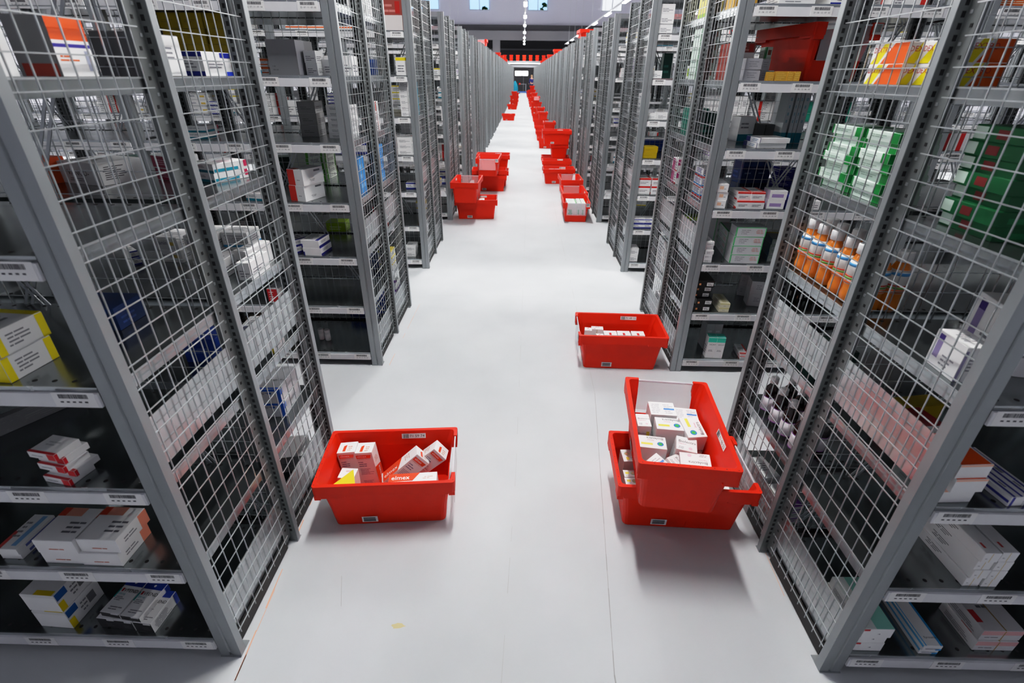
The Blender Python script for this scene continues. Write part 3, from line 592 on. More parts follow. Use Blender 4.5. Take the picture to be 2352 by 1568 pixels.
# ------------------------------------------------------------------ the far end of the hall
def far_end():
    wp = plain('office_wall', hexc('e4e2ee'), .75, 0, .2); conc = plain('concrete_beam', hexc('7c7b80'), .8); dk = plain('dark_hall', hexc('2a2a2f'), .8)
    b = MB(); b.box(-16, 64, 6.55, 16, 64.3, 9.6, wp); b.build('wall_back', kind='structure')
    b = MB(); b.box(-16, 68, 0, 16, 68.3, 6.6, dk); b.build('wall_far', kind='structure')
    b = MB(); b.box(-16, 63.2, 5.97, 16, 68, 6.55, plain('soffit', hexc('5a595e'), .8)); b.build('trim_1', kind='structure', label='concrete soffit coloured for shade under the office wall')  # darker than the beam: shade of the underside put into its grey
    b = MB(); b.box(-16, 62, 5.07, 16, 62.5, 5.93, conc); b.build('trim_2', kind='structure', label='concrete beam across the hall')
    b = MB(); b.box(-3.35, 62.05, 0, -2.56, 62.6, 5.07, conc); b.lathe([(.04, 0), (.04, .01)], 10, dk); b.build('trim_3', kind='structure', label='concrete column under the beam')
    b = MB(); b.box(-6, 67.4, 4.35, 6, 67.5, 4.5, plain('pipe_grey', hexc('4a4a50'), .6)); b.build('trim_4', kind='structure')
    fr = plain('window_frame_white', hexc('cfcfd6'), .5)
    sky = emit('office_glow', (.36, .60, .92), 1.1); pale = emit('office_pale', (.85, .9, .95), .9); leaf = plain('office_plant', hexc('2f6a3a'), .7)
    for i, (x0, x1) in enumerate(((-12.6, -9.2), (-5.96, -3.74), (.36, 2.52), (8.29, 10.49))):
        r = empty('window_%d' % (i+1), ((x0+x1)/2, 64, 7.95), 0, 'office window high in the end wall', None); del_ = r; r['kind'] = 'structure'
        w = (x1-x0)/2
        b = MB(); b.box(-w, -.06, 0, w, -.02, 1.5, sky if i != 3 else pale); b.build('pane', r)
        b = MB()
        for x in (-w, -.06+.02*i, w-.08): b.box(x, -.1, 0, x+.08, -.061, 1.5, fr)
        b.box(-w, -.1, -.06, w, -.061, .03, fr); b.build('window_frame', r)
        b = MB(); 
        if i in (1, 2):
            rnd = random.Random(i)
            for q in range(9): b.obox((w*.62+rnd.uniform(-.3, .2), -.11, .2+rnd.uniform(-.1, .4 if i == 2 else 0)), (.14, 0, rnd.uniform(-.1, .1)), (0, .005, 0), (rnd.uniform(-.05, .05), 0, .09), leaf)
            b.build('window_plant', r)
    # dark roller door with two bright panes
    r = empty('door_1', (0, 67.6, 0), 0, None, None); r['kind'] = 'structure'
    b = MB(); b.box(-1.35, 0, 0, 1.5, .1, 2.62, plain('door_dark', hexc('3b3a3e'), .5)); b.build('door_panel', r)
    b = MB(); b.box(-1.5, -.08, 0, -1.25, 0, 2.7, plain('door_frame', hexc('8f9196'), .5)); b.box(.03, -.03, 0, .07, 0, 1.6, plain('door_frame', hexc('8f9196'), .5)); b.build('door_frame', r)
    for x0, x1 in ((-.95, -.2), (-.1, .56)):
        b = MB(); b.box(x0, -.02, 1.72, x1, -.005, 2.2, emit('door_light', (1, 1, .97), 9)); b.build('door_window', r)
    # overhead conveyor with a row of totes
    g = plain('conveyor_grey', hexc('8a8d92'), .45)
    r = empty('overhead_conveyor', (0, 61.5, 0), 0, 'grey overhead conveyor bridge crossing the far end of the aisle', 'conveyor')
    b = MB(); b.box(-9, -.3, 2.98, 9, .3, 3.12, g); b.build('conveyor_deck', r)
    b = MB(); b.box(-9, -.3, 2.52, 9, -.1, 2.74, g); b.build('support_beam', r)
    for x in (-8.6, 8.6):
        b = MB(); b.box(x-.1, -.25, 0, x+.1, .25, 2.98, g); b.build('support_leg', r)
    b = MB(); b.box(-9, -.32, 2.84, 9, -.28, 2.93, emit('tube_light', (1, 1, 1), 2.2)); b.build('tube_light', r)
    for i in range(9):
        for j in (0, 1): tote(-2.72+.7*i, 61.5, 3.121+.272*j, 90, '%s red tote on the overhead conveyor, %s stack from the left' % (('lower', 'upper')[j], ORD[i+1]), group='totes on the overhead conveyor', simple=True)
    # blue-based trolley with a red knob
    r = empty('trolley', (0, 60.4, 0), 0, 'low blue trolley with thin handle bar and red knob at the aisle end', 'trolley')
    bl = plain('trolley_blue', hexc('2f5fae'), .5)
    b = MB(); b.box(-.42, -.3, .1, .5, .5, .2, bl); b.build('platform', r)
    for x in (-.36, .42):
        for y in (-.2, .4):
            b = MB(); b.lathe([(.05, .0), (.05, .1)], 12, plain('rubber', (.02, .02, .02), .8)); b.build('caster', r, loc=(x, y, 0))
    b = MB(); b.box(.28, -.02, .2, .34, .04, .95, g); b.box(-.3, -.02, .9, .34, .03, .94, g); b.build('handle_bar', r)
    b = MB(); b.lathe([(.02, -.09), (.07, -.06), (.09, 0), (.07, .06), (.02, .09)], 14, M_RED()); b.build('knob', r, loc=(-.36, 0, .93))
    # teal bag
    b = MB(); b.lathe([(.2, 0), (.27, .06), (.3, .35), (.27, .7), (.17, 1.0), (.07, 1.18), (.05, 1.22)], 18, plain('teal_cloth', hexc('107f98'), .7, 0, .3, .25))
    o = b.build('fabric_bag', loc=(-.86, 60.3, 0)); o.scale = (1.1, .8, 1); tag(o, 'tall teal fabric bag standing at the far left aisle end', 'bag')
    person()

def skin_figure(name, pts, edges, rad, mat, parent):
    me = bpy.data.meshes.new(name); me.from_pydata(pts, edges, []); o = bpy.data.objects.new(name, me); COL.objects.link(o)
    md = o.modifiers.new('skin', 'SKIN'); md.use_smooth_shade = True
    for i, r in enumerate(rad): me.skin_vertices[0].data[i].radius = (r, r)
    me.skin_vertices[0].data[0].use_root = True
    o.modifiers.new('sub', 'SUBSURF').levels = 1
    dg = bpy.context.evaluated_depsgraph_get(); m2 = bpy.data.meshes.new_from_object(o.evaluated_get(dg)); bpy.data.objects.remove(o)
    m2.materials.clear(); m2.materials.append(mat); m2.polygons.foreach_set('use_smooth', [True]*len(m2.polygons))
    return link(name, m2, parent)

def person():
    skin = plain('skin', hexc('c99a80'), .6); blue = plain('cloth_darkblue', hexc('1a1f66'), .8); trou = plain('cloth_navy', hexc('14163c'), .85); hair = plain('hair_fair', hexc('a58a6a'), .8)
    o = empty('person', (.93, 60.2, 0), R(200), 'person in dark blue work jacket standing at the far right aisle end', 'person')
    P = [(0, 0, .95), (0, 0, 1.2), (0, 0, 1.42), (0, .01, 1.5), (0, -.01, 1.6), (0, -.01, 1.7)]
    E = [(0, 1), (1, 2), (2, 3), (3, 4), (4, 5)]; r = [.13, .125, .12, .05, .085, .075]
    def add(p, rr, fr): P.append(p); r.append(rr); E.append((fr, len(P)-1)); return len(P)-1
    for s in (-1, 1):
        a = add((s*.18, 0, 1.42), .06, 2); a = add((s*.24, .02, 1.14), .045, a); a = add((s*.22, -.16, .98), .035, a); h = add((s*.21, -.24, .96), .034, a)
        for k in range(4): f = add((s*(.19+.014*k), -.31-.004*(k % 2), .955), .009, h); add((s*(.19+.014*k), -.335, .935), .008, f)
        add((s*.175, -.27, .97), .01, h)
        a = add((s*.1, 0, .88), .095, 0); a = add((s*.11, -.01, .5), .062, a); a = add((s*.11, .02, .09), .042, a); add((s*.12, -.14, .045), .04, a)
    skin_figure('body', P, E, r, skin, o)
    J = [(0, 0, .93), (0, 0, 1.2), (0, 0, 1.43)]; JE = [(0, 1), (1, 2)]; JR = [.155, .15, .14]
    for s in (-1, 1):
        n = len(J); J += [(s*.18, 0, 1.42), (s*.24, .02, 1.14), (s*.222, -.14, .99)]; JE += [(2, n), (n, n+1), (n+1, n+2)]; JR += [.078, .062, .05]
    skin_figure('jacket', J, JE, JR, blue, o)
    T = [(0, 0, .95)]; TE = []; TR = [.145]
    for s in (-1, 1):
        n = len(T); T += [(s*.1, 0, .87), (s*.11, -.01, .5), (s*.11, .02, .1)]; TE += [(0, n), (n, n+1), (n+1, n+2)]; TR += [.11, .08, .066]
    skin_figure('trousers', T, TE, TR, trou, o)
    b = MB(); b.lathe([(.084, 1.67), (.098, 1.71), (.09, 1.76), (.06, 1.8), (.02, 1.81)], 16, hair); b.build('hair', o)
    b = MB()
    for s in (-1, 1): b.obox((s*.03, -.098, 1.665), (.011, 0, 0), (0, .006, 0), (0, 0, .006), plain('eye_dark', (.03, .03, .03), .4)); b.obox((s*.092, 0, 1.65), (.008, 0, 0), (0, .02, 0), (0, 0, .03), skin)
    b.obox((0, -.105, 1.645), (.012, 0, 0), (0, .014, 0), (0, 0, .022), skin); b.obox((0, -.095, 1.605), (.022, 0, 0), (0, .006, 0), (0, 0, .005), plain('lip', hexc('9a5a50'), .5)); b.build('face', o)

# ------------------------------------------------------------------ totes along the aisle
HOLD = [None]; HOLD_Z = [.01]
def in_tote(x, y, z, deg, look, w, d, h, label, group, tilt=(0, 0), cat='carton'):
    if HOLD[0]:                                        # keep the carton inside the walls of the tote that holds it
        hx, hy, ha = HOLD[0]; a = R(ha); px, py = x-hx, y-hy; lx, ly = px*math.cos(a)+py*math.sin(a), -px*math.sin(a)+py*math.cos(a)
        M = (Matrix.Rotation(R(deg-ha), 3, 'Z') @ Matrix.Rotation(R(tilt[1]), 3, 'Y') @ Matrix.Rotation(R(tilt[0]), 3, 'X'))
        P = [M @ Vector((sx*w/2, sy*d/2, sz*h)) for sx in (-1, 1) for sy in (-1, 1) for sz in (0, 1)]
        z = max(z, HOLD_Z[0] - min(p.z for p in P))
        z0 = HOLD_Z[0]-.009; q = [lx, ly]
        for k, lim in ((0, .2415), (1, .1415)):
            w_ = [lim + .085*max(0, z+c.z-z0-.006) for c in P]; lo = max(-l-c[k] for l, c in zip(w_, P)); hi = min(l-c[k] for l, c in zip(w_, P))
            q[k] = min(max(q[k], lo), hi) if lo < hi else (lo+hi)/2
        lx, ly = q
        x, y = hx+lx*math.cos(a)-ly*math.sin(a), hy+lx*math.sin(a)+ly*math.cos(a)
    o = link('carton', carton_mesh(look, w, d, h), None, (x, y, z), 0, label, cat, group); o.rotation_euler = (R(tilt[0]), R(tilt[1]), R(deg)); return o

def totes():
    g = 'red totes'
    tote(-.574, 1.721, .002, 4.8, 'red tote on the floor beside the front-left rack, filled with orange and white cartons', '71 59 74')
    tote(.71, 3.108, .002, 178.5, 'red tote with small white cartons beside the second right rack', '71 49 11')
    tote(.743, 1.732, .002, -2.2, 'lower red tote on the front right, carrying another tote across it', '71 96 52')
    tote(.669, 1.679, .274, 84.4, 'upper red tote on the front right, set crosswise and full of white cartons', '71 96 52')
    A = [(-.63, 7.10, 0, 3, 'lower red tote of the nearest stack by the left racks'), (-.74, 6.98, .272, 88, 'upper red tote of the nearest stack on the left, turned end-on'),
         (-.556, 9.0, 0, 2, 'lowest red tote of the second stack on the left'), (-.556, 9.0, .085, 2, 'red tote nested inside the lowest tote of the second left stack'),
         (-.535, 8.52, .357, -92, 'topmost red tote of the second left stack, window end facing the camera'), (-.53, 9.45, .0, 1, 'lower red tote of the third stack on the left'),
         (-.51, 9.45, .272, 1, 'upper red tote of the third stack on the left'),
         (-.62, 24.2, 0, 2, 'single red tote far down the left side, nearer of two'), (-.60, 32.2, 0, -3, 'single red tote far down the left side, farther of two'),
         (-.58, 37.7, 0, 0, 'lowest red tote of the far left stack'), (-.58, 37.7, .272, 0, 'second red tote of the far left stack'), (-.58, 37.7, .544, 90, 'third red tote of the far left stack'), (-.60, 44, .0, 0, 'lower red tote of the farthest left stack'), (-.60, 44, .272, 0, 'upper red tote of the farthest left stack'),
         (.771, 7.13, 0, -91, 'red tote on the right packed with white and green cartons, window towards the camera'), (.80, 7.76, .0, 91, 'red tote directly behind the tote of green and white cartons'),
         (.84, 8.80, .0, 92, 'third red tote of the right-hand floor row, window at its far end'), (.70, 9.75, 0, 181, 'long-side-on red tote before the tall right stack'),
         (.72, 10.75, .0, 180, 'red tote at the front foot of the tall right stack'), (.72, 11.3, .0, 178, 'red tote at the rear foot of the tall right stack'), (.78, 11.2, .272, 90, 'middle red tote of the tall right stack, turned end-on'), (.71, 11.02, .544, 181, 'topmost red tote of the tall right stack'),
         (.74, 14.85, 0, 178, 'red tote behind the tall right stack, on the floor'), (.72, 16.7, 0, 181, 'lower red tote of the second pair past the tall stack'), (.84, 16.7, .272, 90, 'upper red tote of the second pair past the tall stack'),
         (.72, 18.4, 0, 180, 'single red tote third past the tall right stack'), (.72, 21.2, 0, 180, 'lower red tote of the fourth group past the tall stack'), (.8, 21.2, .272, 90, 'upper red tote of the fourth group past the tall stack'),
         (.72, 24.4, 0, 180, 'lower red tote of the fifth right group'), (.80, 24.4, .272, 91, 'upper red tote of the fifth right group'), (.72, 29, 0, 180, 'lowest red tote of the sixth right group'), (.72, 29, .272, 180, 'middle red tote of the sixth right group'), (.72, 29, .544, -90, 'topmost red tote of the sixth right group'),
         (.68, 35, 0, 180, 'lowest red tote of the seventh right group'), (.68, 35, .272, 180, 'middle red tote of the seventh right group'), (.74, 35, .544, 90, 'topmost red tote of the seventh right group'), (.68, 42, .0, 180, 'lowest red tote of the eighth right group'), (.68, 42, .272, 180, 'second red tote of the eighth right group'), (.68, 42, .544, 180, 'third red tote of the eighth right group'), (.7, 42, .816, 90, 'topmost red tote of the eighth right group'), (.62, 50, .0, 180, 'lower red tote of the farthest right group'), (.62, 50, .272, 180, 'upper red tote of the farthest right group')]
    for x, y, z, a, l in A: tote(x, y, z+.002, a, l, simple=y > 12)
    B = [(XL-.33, 17.75, -90, 'red tote on top of the left racks, nearest of them'), (XL-.33, 27.6, 90, 'second red tote on top of the left racks'), (XL-.33, 31.5, 90, 'third red tote on top of the left racks'), (XL-.33, 39.4, 90, 'fourth red tote on top of the left racks'),
         (XR+.37, 13.55, 92, 'red tote on top of the right racks, nearest of them'), (XR+.33, 23.9, 90, 'second red tote on top of the right racks'), (XR+.33, 29.2, 90, 'third red tote on top of the right racks'), (XR+.33, 35.2, 88, 'fourth red tote on top of the right racks'), (XR+.33, 41.1, 90, 'fifth red tote on top of the right racks')]
    for x, y, a, l in B:
        k = round((y-Y1-.5)/PITCH); yy = rowy(k+1)+.52; tote(x, yy, HT+.002, a, l, group='totes on top of the racks', simple=True)
    tote(XR+.60, rowy(2)+.41, 1.787, -84, 'red tote standing on the second right rack among small gold cartons', '71 54 36')
    tote(XR+1.0, rowy(3)+.52, HT+.002, 0, 'red tote on top of the third right rack', group='totes on top of the racks')
    tote(XL-.9, rowy(3)+.52, HT+.002, 0, 'red tote on top of the third left rack', group='totes on top of the racks')

    # front left tote: orange and white cartons
    HOLD[0] = (-.574, 1.721, 4.8); HOLD_Z[0] = .011; q = 'cartons in the front left tote'
    in_tote(-.86, 1.815, .012, 3, 'elmex', .084, .075, .225, 'tall white orange-lettered carton standing at the left end of the front-left tote', q, (0, -5))
    in_tote(-.70, 1.810, .012, 1, 'elmex', .084, .075, .222, 'tall white orange-lettered carton standing second from left in the front-left tote', q, (0, -5))
    in_tote(-.61, 1.745, .075, 10, 'elmex', .082, .07, .222, 'white orange-lettered carton leaning right in the middle of the front-left tote', q, (-6, 52))
    in_tote(-.455, 1.835, .07, -6, 'elmex', .08, .07, .22, 'white orange-lettered carton leaning at the right end of the front-left tote', q, (-4, 48))
    in_tote(-.46, 1.655, .145, 5, 'elmexlie', .215, .055, .06, 'white carton with orange front lying along the near wall of the front-left tote', q, (4, -2))
    in_tote(-.88, 1.69, .012, -2, 'yelflap', .075, .065, .165, 'short white carton at the near left corner of the front-left tote', q)
    b = MB(); b.face([(-.04, -.03, 0), (.06, -.035, .0), (.03, .045, .02)], card('e9d529')); b.face([(.03, .045, .0198), (.06, -.035, -.0002), (-.04, -.03, -.0002)], card('e9d529'))
    b.build('paper_slip', loc=(-.775, 1.655, .18), label='yellow paper slip on the short carton in the front-left tote', cat='paper')
    # second right tote: small white cartons
    HOLD[0] = (.71, 3.108, 178.5); q = 'cartons in the second right tote'
    for i in range(4): in_tote(.628+.0515*i, 3.075, .012, -1, 'lycasmall', .05, .05, .165, 'small white red-marked carton, %s from left, front line of second right tote' % ORD[i+1], q)
    for i, x in enumerate((.66, .757, .858)): in_tote(x, 3.165, .012, -1, 'lyca', .092, .07, .165, 'larger white red-tabbed carton, %s from left at the back of second right tote' % ORD[i+1], q)
    in_tote(.505, 3.19, .012, -8, 'lycasmall', .052, .05, .18, 'small white carton at the window end corner of the second right tote', q)
    in_tote(.572, 3.212, .012, -4, 'wbar', .085, .05, .18, 'white carton with grey bar at the back left of the second right tote', q)
    in_tote(.572, 3.115, .012, 4, 'lycasmall', .052, .05, .17, 'small white carton with two red marks in the second right tote', q, (0, 3))
    in_tote(.502, 3.03, .012, 2, 'lycasmall', .052, .05, .15, 'small white carton nearest the window of the second right tote', q)
    in_tote(.558, 3.028, .012, -3, 'lycasmall', .05, .05, .14, 'small white carton beside the nearest one in the second right tote', q)
    # upper front right tote: white cartons thrown in
    HOLD[0] = (.669, 1.679, 84.4); HOLD_Z[0] = .283; q = 'cartons in the upper front right tote'
    L = [(.667, 1.862, -4, 'bioback', .115, .10, .17, (0, 0), 'back left white carton of the upper right tote'), (.786, 1.85, -8, 'bioback', .105, .09, .15, (0, 0), 'back right white carton of the upper right tote'),
         (.560, 1.80, -3, 'bio', .06, .09, .15, (0, 0), 'narrow white carton against the left wall of the upper right tote'), (.672, 1.756, 174, 'bioflower', .115, .085, .165, (0, 0), 'white carton with blank yellow-striped front in the middle of the upper right tote'),
         (.796, 1.750, 96, 'bioflower', .12, .085, .155, (0, -8), 'white carton with blue flower by the right wall of the upper tote'), (.575, 1.673, 172, 'bioflower', .115, .08, .13, (0, 0), 'white carton with green-blue flower on top by the left wall'),
         (.715, 1.66, -14, 'bio', .085, .08, .13, (6, 4), 'white carton with pink ring tilted in the middle of the upper tote'), (.575, 1.572, 35, 'bioback', .1, .08, .1, (10, -14), 'white carton with blue bar tilted in the near left corner'),
         (.66, 1.575, -58, 'bio', .11, .07, .09, (-6, 16), 'white carton standing askew in the near middle of the upper tote'), (.782, 1.563, 170, 'bio', .12, .085, .115, (-4, 2), 'white carton with upside-down lettering in the near right corner')]
    for x, y, a, k, w, d, h, t, l in L: in_tote(x, y, .29 + (.0 if t == (0, 0) else .016), a, k, w, d, h, l, q, t)
    HOLD[0] = (.743, 1.732, -2.2); HOLD_Z[0] = .011; q = 'cartons in the lower front right tote'
    for x, y, l, h in ((.500, 1.835, 'picture carton at the back left of the lower right tote', .19), (.612, 1.84, 'picture carton second from left at the back of the lower tote', .19), (.515, 1.745, 'picture carton third from the near wall of the lower tote', .16), (.512, 1.695, 'picture carton second from the near wall of the lower tote', .16), (.508, 1.645, 'picture carton at the near left wall of the lower tote', .16)):
        in_tote(x, y, .012, 2 if y < 1.8 else 92, 'eyebox', .07 if y < 1.8 else .085, .046 if y < 1.8 else .05, h, 'white ' + l, q)
    in_tote(.90, 1.69, .012, -4, 'bioback', .12, .16, .17, 'white printed carton at the window end of the lower right tote', q)
    # green and white cartons
    HOLD[0] = (.771, 7.13, -91); q = 'white green cartons in the full tote'
    for i in range(4): in_tote(.712, 6.96+.075*i, .012, 0, 'gbox', .138, .07, .235, 'flat white green-lettered carton, %s from the window, left file of full tote' % ORD[i+1], q)
    for c_, x in ((0, .812), (1, .872)):
        for i in range(3): in_tote(x, 6.955+.105*i, .012, 0, 'gbox', .054, .095, .24, 'white green-square carton, %s from the window, %s file of full tote' % (ORD[i+1], ('middle', 'right')[c_]), q)
    HOLD[0] = None; q = 'cartons in far totes'
    for i in range(3): in_tote(.575+.11*i, 9.755, .012, 0, 'w', .1, .14, .225, 'white carton, %s from the left, in the long tote before the tall stack' % ORD[i+1], q)
    for i in range(2): in_tote(-.70+.125*i, 7.09, .012, 0, 'salmon', .11, .18, .23, 'white carton, %s from left, in the lower tote of the nearest left stack' % ORD[i+1], q)

